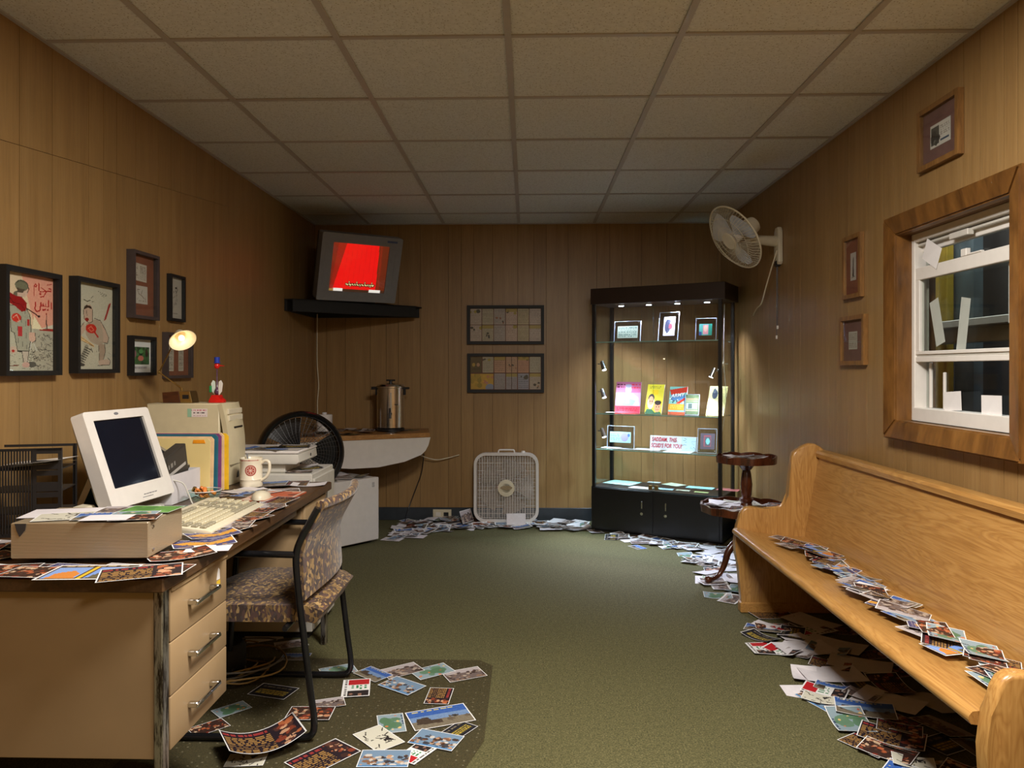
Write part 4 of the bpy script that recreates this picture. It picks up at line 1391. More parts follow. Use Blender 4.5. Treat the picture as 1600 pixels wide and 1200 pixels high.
b = B(); tube(b, spline([(-.065, .05, cz + FH / 2 - .004), (-.06, .05, cz + FH / 2 + .018), (-.04, .05, cz + FH / 2 + .022), (.04, .05, cz + FH / 2 + .022), (.06, .05, cz + FH / 2 + .018), (.065, .05, cz + FH / 2 - .004)], 5), .006, 8); obj('handle', b, WHITE_PL, t, 60)
b = B(); cyl(b, (.135, .05, cz + FH / 2 - .002), (.135, .05, cz + FH / 2 + .014), .017, .014, n=16); obj('knob', b, WHITE_PL, t, 40)
for x in (-.18, .18):
    b = B(); box(b, (x - .03, -.015, 0), (x + .03, FDp + .015, .018), bev=.004); obj('foot', b, WHITE_PL, t)

# wall outlet
t = thing('wall_outlet', 'cream double socket plate low on the back wall left of the box fan', 'outlet', (-.69, YB - .009, .015))
b = B(); box(b, (-.075, -.006, 0), (.075, 0, .075), bev=.002); obj('plate', b, CREAM_PL, t)
b = B(); box(b, (.012, -.0075, .022), (.052, -.0062, .052), bev=.001); obj('socket', b, BLACK_PLASTIC, t)
b = B(); box(b, (-.052, -.0075, .022), (-.012, -.0062, .052), bev=.001); obj('socket', b, WHITE_PL, t)

# ------------------------------------------------------------------ wall fan
t = thing('wall_fan', 'off-white oscillating fan on an arm high on the right wall', 'fan', (XR, 4.70, 2.0))
b = B(); prism(b, [(-.045, -.11), (-.03, -.125), (.03, -.125), (.045, -.11), (.04, .08), (.02, .105), (-.02, .105), (-.04, .08)], -.03, -.001, 'x', bev=.006); obj('wall_plate', b, CREAM_PL, t, 40)
b = B(); box(b, (-.035, -.02, -.135), (-.008, .02, -.10), bev=.004); obj('switch_box', b, BLACK_PLASTIC, t)
b = B(); tube(b, [(-.02, 0, .02), (-.10, -.02, .022), (-.21, -.06, .028)], .03, 12, rs=[.034, .03, .024]); obj('arm', b, CREAM_PL, t, 50)
fc = Vector((-.335, -.195, .012))
nrm = Vector((-.80, -.24, -.55)).normalized()
Q = T(*fc) @ nrm.to_track_quat('Z', 'Y').to_matrix().to_4x4()
head_m = Q
b = B(); lathe(b, [(.0, -.17), (.03, -.168), (.048, -.155), (.055, -.12), (.055, -.075), (.05, -.06), (0, -.06)], 24); obj('motor', b, CREAM_PL, t, 40, mw=head_m)
b = B(); tube(b, [(-.20, -.06, .03), (fc + nrm * -.10)], .018, 10); obj('neck', b, CREAM_PL, t, 50)
R_ = .205
b = B()
tube(b, [(R_ * math.cos(a), R_ * math.sin(a), 0) for a in [2 * math.pi * k / 48 for k in range(48)]], .005, 8, closed=True)
obj('guard_ring', b, CREAM_PL, t, 60, mw=head_m)
for sgn_, nm in ((1, 'front_guard'), (-1, 'rear_guard')):
    b = B()
    for k in range(60):
        a = 2 * math.pi * k / 60
        tube(b, [(r * math.cos(a + tw), r * math.sin(a + tw), sgn_ * dz) for r, dz, tw in ((.05, .045, .25), (.11, .045, .12), (.17, .032, .03), (R_, .0, 0))], .0011, 4)
    for rr_ in (.09, .15):
        tube(b, [(rr_ * math.cos(a), rr_ * math.sin(a), sgn_ * .044) for a in [2 * math.pi * k / 32 for k in range(32)]], .0012, 4, closed=True)
    obj(nm, b, CREAM_PL, t, mw=head_m)
b = B(); cyl(b, (0, 0, .040), (0, 0, .050), .052, n=24); obj('guard_badge', b, CREAM_PL, t, 40, mw=head_m)
TRANSL = plain('pale_blue_blade', (190, 196, 206), .25)
for k in range(3):
    b = B()
    slab(b, lambda u, v: Vector(((.035 + .145 * u) * math.cos(math.radians(-34 + 68 * v) * (.6 + .5 * math.sin(u * 2.6))), (.035 + .145 * u) * math.sin(math.radians(-34 + 68 * v) * (.6 + .5 * math.sin(u * 2.6))), (v - .5) * .035)), 8, 6, .002)
    b.transform(RZ(120 * k + 20)); obj('blade', b, TRANSL, t, 50, mw=head_m)
b = B(); cyl(b, (0, 0, -.03), (0, 0, .02), .036, n=20); obj('hub', b, WHITE_PL, t, 40, mw=head_m)
for k, (dy, L_) in enumerate(((-.006, .37), (.012, .43))):
    b = B(); tube(b, [(-.022, dy, -.13), (-.022, dy, -.13 - L_)], .0016, 6); pc = obj('pull_cord', b, BLACK_PLASTIC, t)
    b = B(); cyl(b, (-.022, dy, -.13 - L_), (-.022, dy, -.15 - L_), .006, n=10); obj('cord_bead', b, WHITE_PL, pc)
b = B(); tube(b, spline([(-.03, -.02, -.04), (-.05, .0, -.12), (-.06, .10, -.25), (-.05, .22, -.34), (-.02, .42, -.36), (-.006, .55, -.40)], 5), .004, 6); obj('power_cord', b, CREAM_PL, t, 60)
# ------------------------------------------------------------------ desk
DZ = .7225
def at(th):
    """world-built mesh brought into the thing's own frame"""
    return th.matrix_basis.inverted() if False else T(*(-Vector(th.location)))

t = thing('steel_desk', 'tan steel office desk with brown top and three chrome-handled drawers', 'desk', (-1.28, 2.62, 0))
A = at(t)
def part(bm, name, m, ang=None, parent=None, tr=None, label=None):
    bm.transform(tr if tr is not None else A)
    return obj(name, bm, m, parent if parent is not None else t, ang, label=label)
b = B(); box(b, (-1.66, 1.815, DZ - .034), (-.885, 3.40, DZ), bev=.003); part(b, 'desktop', W_DESK)
b = B(); box(b, (-1.645, 1.843, .268), (-.922, 1.860, DZ - .035), bev=.002); part(b, 'end_panel', TAN_METAL)
b = B(); box(b, (-1.645, 3.365, .268), (-.922, 3.382, DZ - .035), bev=.002); part(b, 'end_panel', TAN_METAL)
for y in (1.840, 3.350):
    b = B(); box(b, (-.922, y, 0), (-.899, y + .036, DZ - .034), bev=.003); part(b, 'leg', WORN)
    b = B(); box(b, (-1.655, y, 0), (-1.632, y + .036, DZ - .034), bev=.003); part(b, 'leg', WORN)
b = B(); box(b, (-1.645, 1.86, .32), (-1.63, 3.365, DZ - .035)); part(b, 'back_panel', TAN_METAL)
def pedestal(ya, yb):
    b = B(); box(b, (-1.60, ya, .262), (-.912, yb, DZ - .035), bev=.002); return part(b, 'pedestal', TAN_METAL)
p1_ = pedestal(1.872, 2.246)
p2_ = pedestal(3.03, 3.355)
for (ya, yb) in ((1.882, 2.238), (3.04, 3.345)):
    for k in range(3):
        zb = .270 + k * .1365
        b = B(); box(b, (-.913, ya, zb + .0015), (-.899, yb, zb + .1350), bev=.003, seg=2)
        d = part(b, 'drawer', TAN_METAL, 40)
        ym = (ya + yb) / 2 - .005; zm = zb + .072
        b = B()
        for s_ in (-.068, .068):
            box(b, (-.900, ym + s_ - .008, zm - .007), (-.872, ym + s_ + .008, zm + .007), bev=.002)
        box(b, (-.880, ym - .076, zm - .006), (-.870, ym + .076, zm + .006), bev=.003)
        part(b, 'handle', CHROME, 40, d)
# writing slide above the top drawer
b = B(); box(b, (-.906, 1.884, DZ - .052), (-.894, 2.236, DZ - .038), bev=.003); part(b, 'writing_slide', TAN_METAL)
b = B(); box(b, (-.93, 2.26, .650), (-.915, 2.98, DZ - .036), bev=.003); part(b, 'pencil_drawer', TAN_METAL)
b = B(); cyl(b, (-1.0, 3.029, .60), (-1.0, 3.015, .60), .009, n=12); part(b, 'lock', CHROME, 40)
YLAB = plain('yellow_sticker', (224, 186, 50), .5); 
b = B(); box(b, (-.8992, 2.165, .598), (-.8985, 2.19, .618)); part(b, 'sticker', YLAB)
b = B(); prism(b, [(2.165, .622), (2.188, .62), (2.186, .648), (2.178, .655), (2.17, .640)], -.8992, -.8985, 'x'); part(b, 'sticker', PAPER)

# grey cabinet beyond the desk end
t = thing('filing_cabinet', 'pale grey metal cabinet past the far end of the desk', 'cabinet', (-1.25, 3.62, 0))
A = at(t)
b = B(); box(b, (-1.56, 3.425, .03), (-.982, 3.80, .752), bev=.004); part(b, 'body', GREIGE)
for z0_, z1_ in ((.04, .38), (.39, .73)):
    b = B(); box(b, (-.983, 3.437, z0_), (-.972, 3.788, z1_), bev=.003); d = part(b, 'drawer', GREIGE)
    b = B(); box(b, (-.974, 3.56, z1_ - .06), (-.962, 3.66, z1_ - .045), bev=.002); part(b, 'handle', CHROME, None, d)
b = B(); box(b, (-1.54, 3.44, 0), (-1.0, 3.79, .03)); part(b, 'plinth', BLACK_MATT)

# scanner
t = thing('flatbed_scanner', 'pale flatbed scanner raised on a foot, on the grey cabinet', 'scanner', (-1.25, 3.60, .752))
A = at(t)
b = B(); box(b, (-1.42, 3.47, .753), (-1.12, 3.70, .795), bev=.004); part(b, 'foot', GREIGE)
b = B(); prism(b, [(-1.50, .795), (-1.06, .795), (-1.045, .805), (-1.05, .842), (-1.50, .842)], 3.44, 3.74, 'y', bev=.006); part(b, 'body', GREIGE, 40)
b = B(); box(b, (-1.50, 3.437, .843), (-1.048, 3.743, .856), bev=.004); part(b, 'lid', WHITE_EN, 40)
b = B(); box(b, (-1.0455, 3.62, .815), (-1.0445, 3.632, .828)); part(b, 'button', BLACK_PLASTIC)

# ------------------------------------------------------------------ computer tower
t = thing('computer_tower', 'beige computer tower standing at the far end of the desk', 'computer', (-1.48, 3.33, DZ))
A = at(t)
b = B(); box(b, (-1.655, 3.245, DZ + .006), (-1.335, 3.43, 1.083), bev=.004); part(b, 'case', BEIGE_PL, 40)
def front(u, v):
    y = 3.243 + u * .189
    z = DZ + .004 + v * .355
    return Vector((-1.318 + .020 * math.sin(v * math.pi) * .9 + .010 * math.sin(u * math.pi) - .016 * v * v, y, z))
b = B(); slab(b, front, 8, 14, .022); part(b, 'front_bezel', BEIGE_PL, 40)
TOWD = plain('beige_shadow_line', (120, 110, 86), .6)
b = B(); box(b, (-1.312, 3.262, 1.035), (-1.300, 3.415, 1.058), bev=.002); part(b, 'drive_door', CREAM_PL)
b = B(); box(b, (-1.308, 3.262, 1.005), (-1.297, 3.415, 1.030), bev=.002); part(b, 'drive_door', CREAM_PL)
b = B(); box(b, (-1.301, 3.30, .972), (-1.288, 3.39, .980), bev=.001); part(b, 'floppy_slot', BLACK_PLASTIC)
b = B(); box(b, (-1.30, 3.255, .812), (-1.2855, 3.425, .816)); part(b, 'seam', TOWD)
b = B(); cyl(b, (-1.30, 3.35, .915), (-1.2845, 3.35, .915), .010, n=16); part(b, 'power_button', GREIGE, 40)
b = B(); box(b, (-1.29, 3.33, .865), (-1.2838, 3.36, .872)); part(b, 'badge', plain('badge_blue_grey', (84, 92, 116), .4))
b = B()
for k in range(4): box(b, (-1.30, 3.33 + k * .006, .752), (-1.289, 3.332 + k * .006, .79))
part(b, 'vent', BLACK_PLASTIC)
c = Cv(34, 16, (226, 214, 210), 91); c.rect(0, 0, .2, 1, (150, 190, 160)); c.text(.2, .05, .95, .3, 1, (196, 90, 110)); c.text(.3, .4, .85, .65, 1, (50, 46, 46)); c.text(.3, .75, .9, .92, 1, (170, 120, 130))
me = print_mesh('sticker', c, upright(.088, .036, 0), PRINT); link('sticker', me, None, t, A @ T(-1.475, 3.2440, 1.025))
# small red-green drinking bird
t = thing('drinking_bird', 'toy drinking bird with blue hat and red base on the computer tower', 'toy', (-1.385, 3.34, 1.0835))
b = B(); prism(b, [(-.030, 0), (.034, 0), (.034, .012), (.02, .014), (.016, .034), (-.018, .034), (-.024, .014), (-.03, .012)], -.02, .02, 'y', bev=.002); obj('base', b, RED_PL, t, 40)
for s_ in (-1, 1):
    b = B(); prism(b, [(s_ * .010, .03), (s_ * .024, .05), (s_ * .028, .085), (s_ * .020, .10), (s_ * .010, .094), (s_ * .008, .07)], -.004 * s_ - .002, -.004 * s_ + .002, 'y', bev=.0008); obj('leg', b, WHITE_PL if s_ > 0 else plain('green_white_leg', (214, 226, 214), .3), t)
b = B(); lathe(b, [(0, .034), (.008, .038), (.012, .048), (.008, .060), (.003, .068), (.003, .15), (0, .152)], 14); obj('glass_body', b, plain('bird_liquid', (90, 60, 84), .15), t, 50)
b = B(); lathe(b, [(0, .15), (.008, .152), (.012, .160), (.011, .17), (.006, .178), (0, .18)], 14); hd = obj('head', b, RED_PL, t, 50)
b = B(); cyl(b, (0, 0, .165), (.034, 0, .164), .005, .001, n=8); obj('beak', b, RED_PL, hd)
b = B(); cyl(b, (0, 0, .176), (0, 0, .179), .015, n=16); cyl(b, (0, 0, .179), (0, 0, .203), .0115, n=16); obj('hat', b, BLUE_PL, hd, 40)
b = B(); cyl(b, (.02, -.004, .006), (.036, -.004, .012), .008, n=10); obj('feet', b, RED_PL, t)
b = B(); box(b, (-.034, -.006, .045), (-.024, .006, .075), bev=.002); obj('tail_feather', b, plain('green_feather', (30, 130, 70), .5), t)
# desk lamp
t = thing('desk_lamp', 'lit folding desk lamp with walnut and brass base on the computer tower', 'lamp', (-1.55, 3.33, 1.0835))
b = B(); prism(b, [(-.058, 0), (.022, 0), (.012, .052), (-.062, .046)], -.035, .035, 'y', bev=.002); obj('base', b, W_WALNUT, t)
b = B(); prism(b, [(.022, 0), (.074, 0), (.062, .052), (.012, .052)], -.036, .036, 'y', bev=.002); bp = obj('brass_front', b, BRASS, t)
b = B(); box(b, (.030, -.0375, .018), (.058, -.036, .036)); obj('dial', b, BLACK_PLASTIC, bp)
LW = Vector((-1.55, 3.33, 1.0835))
e1 = on_plane(284, 607, (0, 3.33, 0), (0, 1, 0)) - LW
e2 = on_plane(248.6, 581.5, (0, 3.24, 0), (0, 1, 0)) - LW
e3 = on_plane(269, 541, (0, 3.20, 0), (0, 1, 0)) - LW
b = B(); cyl(b, (e1.x, 0, .05), e1 + Vector((0, 0, .004)), .006, n=10); tube(b, [e1, e2], .0032, 8); obj('lower_arm', b, BRASS, t)
b = B(); tube(b, [e2, e3], .0032, 8); bmesh.ops.create_uvsphere(b, u_segments=10, v_segments=8, radius=.007, matrix=T(*e2)); obj('upper_arm', b, BRASS, t)
SH_C = on_plane(285, 531, (0, 3.17, 0), (0, 1, 0)) - LW
sd = Vector((.55, -.50, -.67)).normalized()
SM = T(*SH_C) @ sd.to_track_quat('Z', 'Y').to_matrix().to_4x4()
SHADE = plain('lamp_shade_paint', (206, 196, 172), .4, var=.02)
b = B(); lathe(b, [(.0, -.052), (.016, -.050), (.024, -.036), (.030, -.022), (.046, -.008), (.057, .004), (.0555, .005), (.044, -.006), (.028, -.020), (.020, -.034), (.0, -.046)], 32, cap=False); obj('shade', b, SHADE, t, 60, mw=SM)
b = B(); bmesh.ops.create_uvsphere(b, u_segments=14, v_segments=10, radius=.013, matrix=T(0, 0, -.012)); obj('bulb', b, BULB, t, 60, mw=SM)
lp = LW + SH_C + sd * .012
light('desk_lamp_light', 'POINT', lp, .10, (1, .80, .52), shadow_soft_size=.008)

# ------------------------------------------------------------------ monitor
base = Vector((-1.328, 2.60, .775))
ang = math.degrees(math.atan2(.030, .34))          # faces the chair, turned a little to the camera
MM = Matrix.Translation(base) @ RZ(90 - ang) @ RX(-19)
t = thing('flat_monitor', 'white desktop monitor with dark screen, leaning back on the desk', 'monitor', base, (MM.to_euler()))
mw_, mh_ = .365, .335
b = B()
o_ = rrect(mw_, mh_, .012, 3, cz=mh_ / 2); i_ = rrect(mw_ - .085, mh_ - .098, .003, 3, cz=mh_ / 2 + .017)
ring(b, o_, i_, 0, .045)
# draw the bezel in toward the glass
obj('bezel', b, WHITE_PL, t, 30)
b = B(); prism(b, rrect(mw_ - .03, mh_ - .03, .03, 4, cz=mh_ / 2), .045, .06, 'y'); prism(b, rrect(mw_ - .12, mh_ - .10, .04, 4, cz=mh_ / 2), .06, .085, 'y'); obj('back_shell', b, GREIGE, t, 30)
SCR = plain('dark_screen_glass', (22, 24, 34), .08, var=.05)
b = B(); box(b, (-mw_ / 2 + .040, .008, .060), (mw_ / 2 - .040, .012, mh_ - .030)); obj('screen', b, SCR, t)
b = B()
for k in range(5): box(b, (.0 + k * .016, -.0015, .022), (.012 + k * .016, 0, .0245))
box(b, (-.01, -.0015, .013), (.05, 0, .0145))
obj('buttons', b, TV_GREY, t)
b = B(); prism(b, [(-.012 + .012 * math.cos(a / 8 * math.pi), mh_ - .014 + .005 * math.sin(a / 8 * math.pi)) for a in range(16)], -.001, 0, 'y'); obj('badge', b, TV_GREY, t)
Si = MM.inverted()
b = B(); box(b, (-1.52, 2.53, DZ + .001), (-1.33, 2.74, DZ + .018), bev=.004); box(b, (-1.47, 2.59, DZ + .018), (-1.43, 2.68, .90), bev=.006); b.transform(Si); obj('stand', b, GREIGE, t, 40)

# keyboard
t = thing('keyboard', 'yellowed beige keyboard lying along the front of the desk', 'keyboard', (-1.07, 2.52, DZ + .001), (0, 0, math.radians(90)))
b = B(); prism(b, [(-.105, 0), (.105, 0), (.105, .036), (.085, .036), (-.085, .018), (-.105, .012)], -.235, .235, 'x', bev=.002); b.transform(Matrix.Identity(4)); kb = obj('case', b, CREAM_PL, t, 40)
KEYC = plain('key_cream', (198, 188, 158), .45, var=.03); KEYG = plain('key_grey', (150, 142, 120), .45, var=.03)
b1, b2 = B(), B()
for r in range(6):
    for k in range(21):
        if (r == 5 and k in (13, 17)) or k in (15, 19) and False: continue
        x = -.222 + k * .0212; y = -.082 + r * .0275
        grey = (r == 5 and 4 <= k <= 11) or k in (0, 1, 13, 14) or (k > 15 and k < 18) or r == 0 and k not in range(4, 11)
        if r == 4 and k == 15: continue
        zz = .0185 + (y + .085) * .105
        bb = b2 if grey else b1
        box(bb, (x, y, zz), (x + .0178, y + .0195, zz + .008), bev=.0025)
for bb, mm in ((b1, KEYC), (b2, KEYG)):
    o = obj('keys', bb, mm, t); o['kind'] = 'stuff'
# mouse pad, mouse, mug
t = thing('mouse_pad', 'orange and brown picture mouse pad under the mouse', 'mouse pad', (-1.01, 2.99, DZ + .001), (0, 0, math.radians(-4)))
b = B(); prism(b, rrect(.19, .235, .015), 0, .004, 'z'); obj('pad', b, plain('orange_pad', (176, 88, 56), .7, var=.35, scale=18), t)
me = print_mesh('pad_print', Cv(20, 24, (190, 98, 66), 4).blobs(0, 0, 1, 1, 14, [(216, 130, 100), (120, 60, 44), (226, 200, 180)], .06, .14).border(.06, (210, 190, 170)), flat(.18, .225, .0046), PRINT); link('pad_print', me, None, t)
t = thing('computer_mouse', 'pale cream computer mouse on the orange mouse pad', 'mouse', (-1.04, 2.93, DZ + .006), (0, 0, math.radians(96)))
b = B(); r_ = bmesh.ops.create_uvsphere(b, u_segments=24, v_segments=14, radius=1)
for v in b.verts:
    v.co = Vector((v.co.x * .062, v.co.y * .036, max(0, v.co.z) * (.030 - .008 * v.co.x)))
obj('shell', b, CREAM_PL, t, 60)
b = B(); box(b, (.02, -.001, .0225), (.058, .001, .026)); obj('button_split', b, TOWD, t)
b = B(); tube(b, spline([(.06, 0, .006), (.11, .02, .003), (.16, .07, .003), (.20, .16, .003)], 5), .002, 6); obj('mouse_cord', b, CREAM_PL, t)
t = thing('mug', 'large cream mug with a round red emblem beside the computer tower', 'mug', (-1.195, 3.245, DZ + .003))
b = B(); lathe(b, [(0, 0), (.046, 0), (.048, .004), (.0465, .02), (.0465, .03), (.048, .032), (.0465, .034), (.0465, .108), (.048, .112), (.048, .122), (.045, .124), (.0425, .120), (.0425, .01), (0, .008)], 32, cap=False); obj('body', b, MUG, t, 40)
b = B(); tube(b, spline([(.045, -.003, .100), (.062, -.006, .112), (.080, -.008, .105), (.082, -.008, .075), (.070, -.006, .045), (.045, -.003, .026)], 5), .0065, 10); obj('handle', b, MUG, t, 60)
c = Cv(40, 40, (236, 226, 202), 1); c.mask = ((c.X - .5) ** 2 + (c.Y - .5) ** 2) < .25
c.ell(.5, .5, .5, .5, (160, 50, 46)); c.ell(.5, .5, .42, .42, (216, 180, 160)); c.ell(.5, .5, .33, .33, (168, 60, 54))
for k in range(8):
    a = k * math.pi / 4; c.line([(.5, .5), (.5 + .3 * math.cos(a), .5 + .3 * math.sin(a))], .04, (222, 186, 168))
for k in range(24):
    a = k * math.pi / 12; c.ell(.5 + .375 * math.cos(a), .5 + .375 * math.sin(a), .018, .03, (160, 50, 46))
def mugmap(u, v):
    a = math.radians(-82 + (u - .5) * 58 + 8)
    return Vector((.0470 * math.cos(a), .0470 * math.sin(a), .050 + (1 - v) * .046))
link('emblem', print_mesh('emblem', c, mugmap, PRINT_GLOSS), None, t)
c = Cv(60, 3, (170, 70, 60), 9)
c.mask = (np.sin(c.X * 90) > -.2)
link('rim_text', print_mesh('rim_text', c, lambda u, v: Vector((.0484 * math.cos(math.radians(-140 + 110 * u)), .0484 * math.sin(math.radians(-140 + 110 * u)), .1135 + (1 - v) * .005)), PRINT_GLOSS), None, t)
b = B(); tube(b, [(-.01, 0, .012), (-.022, .01, .142)], .0035, 8); tag(obj('pen', b, TV_GREY, None), 'thin grey pen standing in the cream mug', 'pen'); bpy.data.objects['pen'].location = t.location

# folders, holder, boxes
MANILA = plain('manila_card', (228, 204, 138), .6, var=.04, scale=6); TEAL = plain('teal_folder', (40, 104, 124), .5); PURPLE = plain('purple_folder', (134, 70, 122), .5); YEL = plain('yellow_folder', (236, 190, 40), .5); PEACH = plain('peach_folder', (230, 196, 150), .6)
def folder(lab, y, x0, x1, h, m, tilt, tab=None, fan=0.0):
    f = thing('file_folder', lab, 'folder', (x0, y, DZ + .004), (math.radians(tilt), 0, math.radians(fan)), 'file folders standing on the desk')
    w = x1 - x0
    b = B(); prism(b, [(0, 0), (w, 0), (w, h - .012), (w - .012, h), (0, h)], -.0015, .0035, 'y', bev=.0006, seg=1); obj('cover', b, m, f)
    b = B(); box(b, (.004, .0042, .004), (w - .006, .0075, h - .016)); obj('contents', b, PAPER, f)
    if tab:
        b = B(); prism(b, [(w * .72, h - .020), (w * .92, h - .020), (w * .90, h - .006), (w * .73, h - .006)], -.0035, -.0016, 'y'); obj('tab', b, tab, f)
    return f
TABO = plain('orange_tab', (236, 150, 30), .4)
folder('manila folder with an orange tab, at the front of the folder row', 3.060, -1.56, -1.300, .222, MANILA, -3, TABO)
folder('peach folder directly behind the orange-tabbed manila folder', 3.078, -1.56, -1.293, .228, PEACH, -3)
folder('teal folder standing behind the manila folders', 3.096, -1.55, -1.282, .236, TEAL, -2)
folder('purple folder standing behind the teal folder', 3.114, -1.55, -1.274, .238, PURPLE, -1)
folder('pale manila folder between the purple and bright yellow folders', 3.130, -1.56, -1.268, .24, PEACH, 0)
folder('bright yellow folder, rearmost of the standing folders', 3.148, -1.55, -1.256, .236, YEL, 0)
t = thing('white_file_box', 'open white card box behind the monitor holding a charcoal box', 'box', (-1.40, 2.90, DZ + .002))
A = at(t)
for nm, a, c_ in (('side', (-1.332, 2.79, DZ + .002), (-1.328, 3.035, DZ + .112)), ('side', (-1.50, 2.79, DZ + .002), (-1.496, 3.035, DZ + .112)), ('end', (-1.496, 2.79, DZ + .002), (-1.332, 2.794, DZ + .112)), ('end', (-1.496, 3.031, DZ + .002), (-1.332, 3.035, DZ + .112)), ('bottom', (-1.496, 2.794, DZ + .002), (-1.332, 3.031, DZ + .006))):
    b = B(); box(b, a, c_); part(b, nm, CARD_WHITE)
t = thing('charcoal_box', 'charcoal box with a white stripe standing tilted in the white card box', 'box', (-1.345, 2.915, DZ + .008), (0, math.radians(-4), math.radians(90)))
b = B(); box(b, (-.085, .004, 0), (.085, .045, .195), bev=.002); b.transform(RY(-10)); obj('shell', b, BLACK_CARD, t)
c = Cv(60, 44, (62, 58, 54), 96); c.rect(.05, .34, .92, .41, (190, 186, 180)); c.text(.05, .12, .4, .3, 1, (150, 146, 140)); c.text(.05, .46, .42, .64, 1, (140, 136, 130))
link('print', print_mesh('print', c, upright(.16, .185, .003, -.08, .005), PRINT), None, t, RY(-10))
t = thing('ring_binder', 'black slanting binder between the monitor and the manila folder', 'binder', (-1.47, 3.0, DZ + .11), (0, math.radians(32), 0))
b = B(); box(b, (-.08, -.015, .0), (.09, .015, .07), bev=.004); obj('cover', b, BLACK_PLASTIC, t)
b = B(); box(b, (-.078, -.012, .0702), (.086, .012, .0715)); obj('pages', b, plain('buff_pages', (150, 140, 120), .7), t)
b = B(); box(b, (-.02, -.03, .0), (.02, .0, .13), bev=.002); o = obj('blue_booklet', b, plain('blue_cover', (70, 130, 170), .4)); o.location = (-1.50, 2.955, DZ + .12); tag(o, 'blue booklet edge between the monitor and the black binder', 'booklet')
# bowl of sweets
t = thing('glass_bowl', 'small clear glass bowl of orange sweets behind the keyboard', 'bowl', (-1.235, 2.86, DZ + .002))
b = B(); lathe(b, [(0, .0), (.03, 0), (.045, .008), (.058, .026), (.064, .046), (.0615, .046), (.054, .026), (.042, .012), (0, .006)], 28, cap=False); obj('bowl', b, GLASS_EDGE, t, 50)
b = B(); tube(b, [(.0628 * math.cos(a), .0628 * math.sin(a), .046) for a in [2 * math.pi * k / 28 for k in range(28)]], .0016, 6, closed=True); obj('rim', b, WHITE_PL, t, 60)
rr = random.Random(3)
for k in range(26):
    a, q = rr.uniform(0, 6.28), rr.uniform(0, .040)
    b = B(); box(b, (-.012, -.007, -.005), (.012, .007, .005), bev=.003); b.transform(Euler((rr.uniform(-1, 1), rr.uniform(-1, 1), rr.uniform(0, 3))).to_matrix().to_4x4())
    o = obj('wrapped_sweet', b, ORANGE if k % 4 else BRASS); o.location = Vector(t.location) + Vector((q * math.cos(a), q * math.sin(a), .022 + rr.uniform(0, .03))); tag(o, 'orange wrapped sweet in the glass bowl', 'sweet', 'sweets in the glass bowl')
# looping cable over the white box
b = B(); tube(b, spline([(-1.335, 2.80, DZ + .095), (-1.30, 2.82, DZ + .08), (-1.27, 2.80, DZ + .045), (-1.235, 2.76, DZ + .012), (-1.20, 2.73, DZ + .006), (-1.18, 2.78, DZ + .006), (-1.20, 2.82, DZ + .006), (-1.24, 2.79, DZ + .006)], 6), .0028, 8)
tag(obj('keyboard_cable', b, GREIGE, None, 60), 'thin grey cable looping down in front of the sweet bowl', 'cable')

t = thing('teal_binder', 'dark teal binder slanting behind the left side of the monitor', 'binder', (-1.615, 2.72, DZ + .002), (0, math.radians(24), 0))
b = B(); box(b, (0, -.08, 0), (.03, .08, .17), bev=.004); obj('cover', b, plain('dark_teal', (16, 60, 78), .4), t)
b = B(); box(b, (.004, -.081, .006), (.026, -.076, .164)); obj('pages', b, PAPER, t)
# aluminium box at the near end
t = thing('ribbed_metal_box', 'ribbed tan metal equipment box on the near end of the desk', 'box', (-1.175, 1.95, DZ + .014), (0, 0, math.radians(3)))
ALU = plain('tan_aluminium', (190, 172, 142), .36, .55, var=.04, scale=5)
b = B(); box(b, (-.175, .002, 0), (.178, .225, .094), bev=.0015); obj('case', b, ALU, t)
b = B()
for k in range(22):
    z = .003 + k * .0041
    box(b, (-.175, .0008, z), (.178, .003, z + .0034))
fp = obj('ribbed_front', b, ALU, t)
b = B()
for k in range(22):
    z = .003 + k * .0041
    box(b, (.177, .003, z), (.1785, .222, z + .0034))
obj('ribbed_side', b, ALU, t)
for y in (.05, .05):
    pass
for z in (.018, .078):
    b = B(); cyl(b, (.178, .03, z), (.1815, .03, z), .004, n=10); obj('screw', b, STEEL, t)
b = B(); prism(b, [(-.165, .093), (-.135, .093), (-.138, .075), (-.152, .058), (-.160, .075)], -.0014, -.0007, 'y'); obj('dark_stain', b, plain('black_smudge', (48, 44, 42), .8), t)
# letter trays
t = thing('letter_tray_stack', 'black slatted letter trays stacked at the left edge of the desk', 'letter tray', (-1.605, 2.30, DZ + .001), (0, 0, math.radians(15)))
ty0, ty1, tx0, tx1 = -.06, .09, -.045, .165
TBLK = plain('tray_black', (26, 24, 24), .5)
TH_ = .268
for lv in range(4):
    z = lv * .067
    b = B(); box(b, (tx0, ty0 + .005, z), (tx1 - .002, ty1 - .005, z + .003)); obj('tray', b, TBLK, t)
for y, full in ((ty0, True), (ty1 - .004, False)):
    b = B()
    px0 = tx1 - .080
    if full:
        x = tx0
        while x < px0 - .003:
            box(b, (x, y, .004), (x + .0042, y + .004, TH_ - .003)); x += .0078
    box(b, (px0 if full else tx1 - .012, y, 0), (px0 + .010 if full else tx1 - .011, y + .004, TH_)); box(b, (tx1 - .010, y, 0), (tx1, y + .004, TH_))
    box(b, (tx0, y, TH_ - .008), (tx1, y + .004, TH_)); box(b, (tx0, y, 0), (tx1, y + .004, .01))
    if full:
        for lv in range(4):
            z = lv * .067
            box(b, (px0 + .0101, y, z + .002), (tx1 - .0101, y + .004, z + .030))
            box(b, (px0 + .0101, y, z + .050), (tx1 - .0101, y + .004, z + .066))
    obj('slatted_side' if full else 'rear_side', b, TBLK, t)
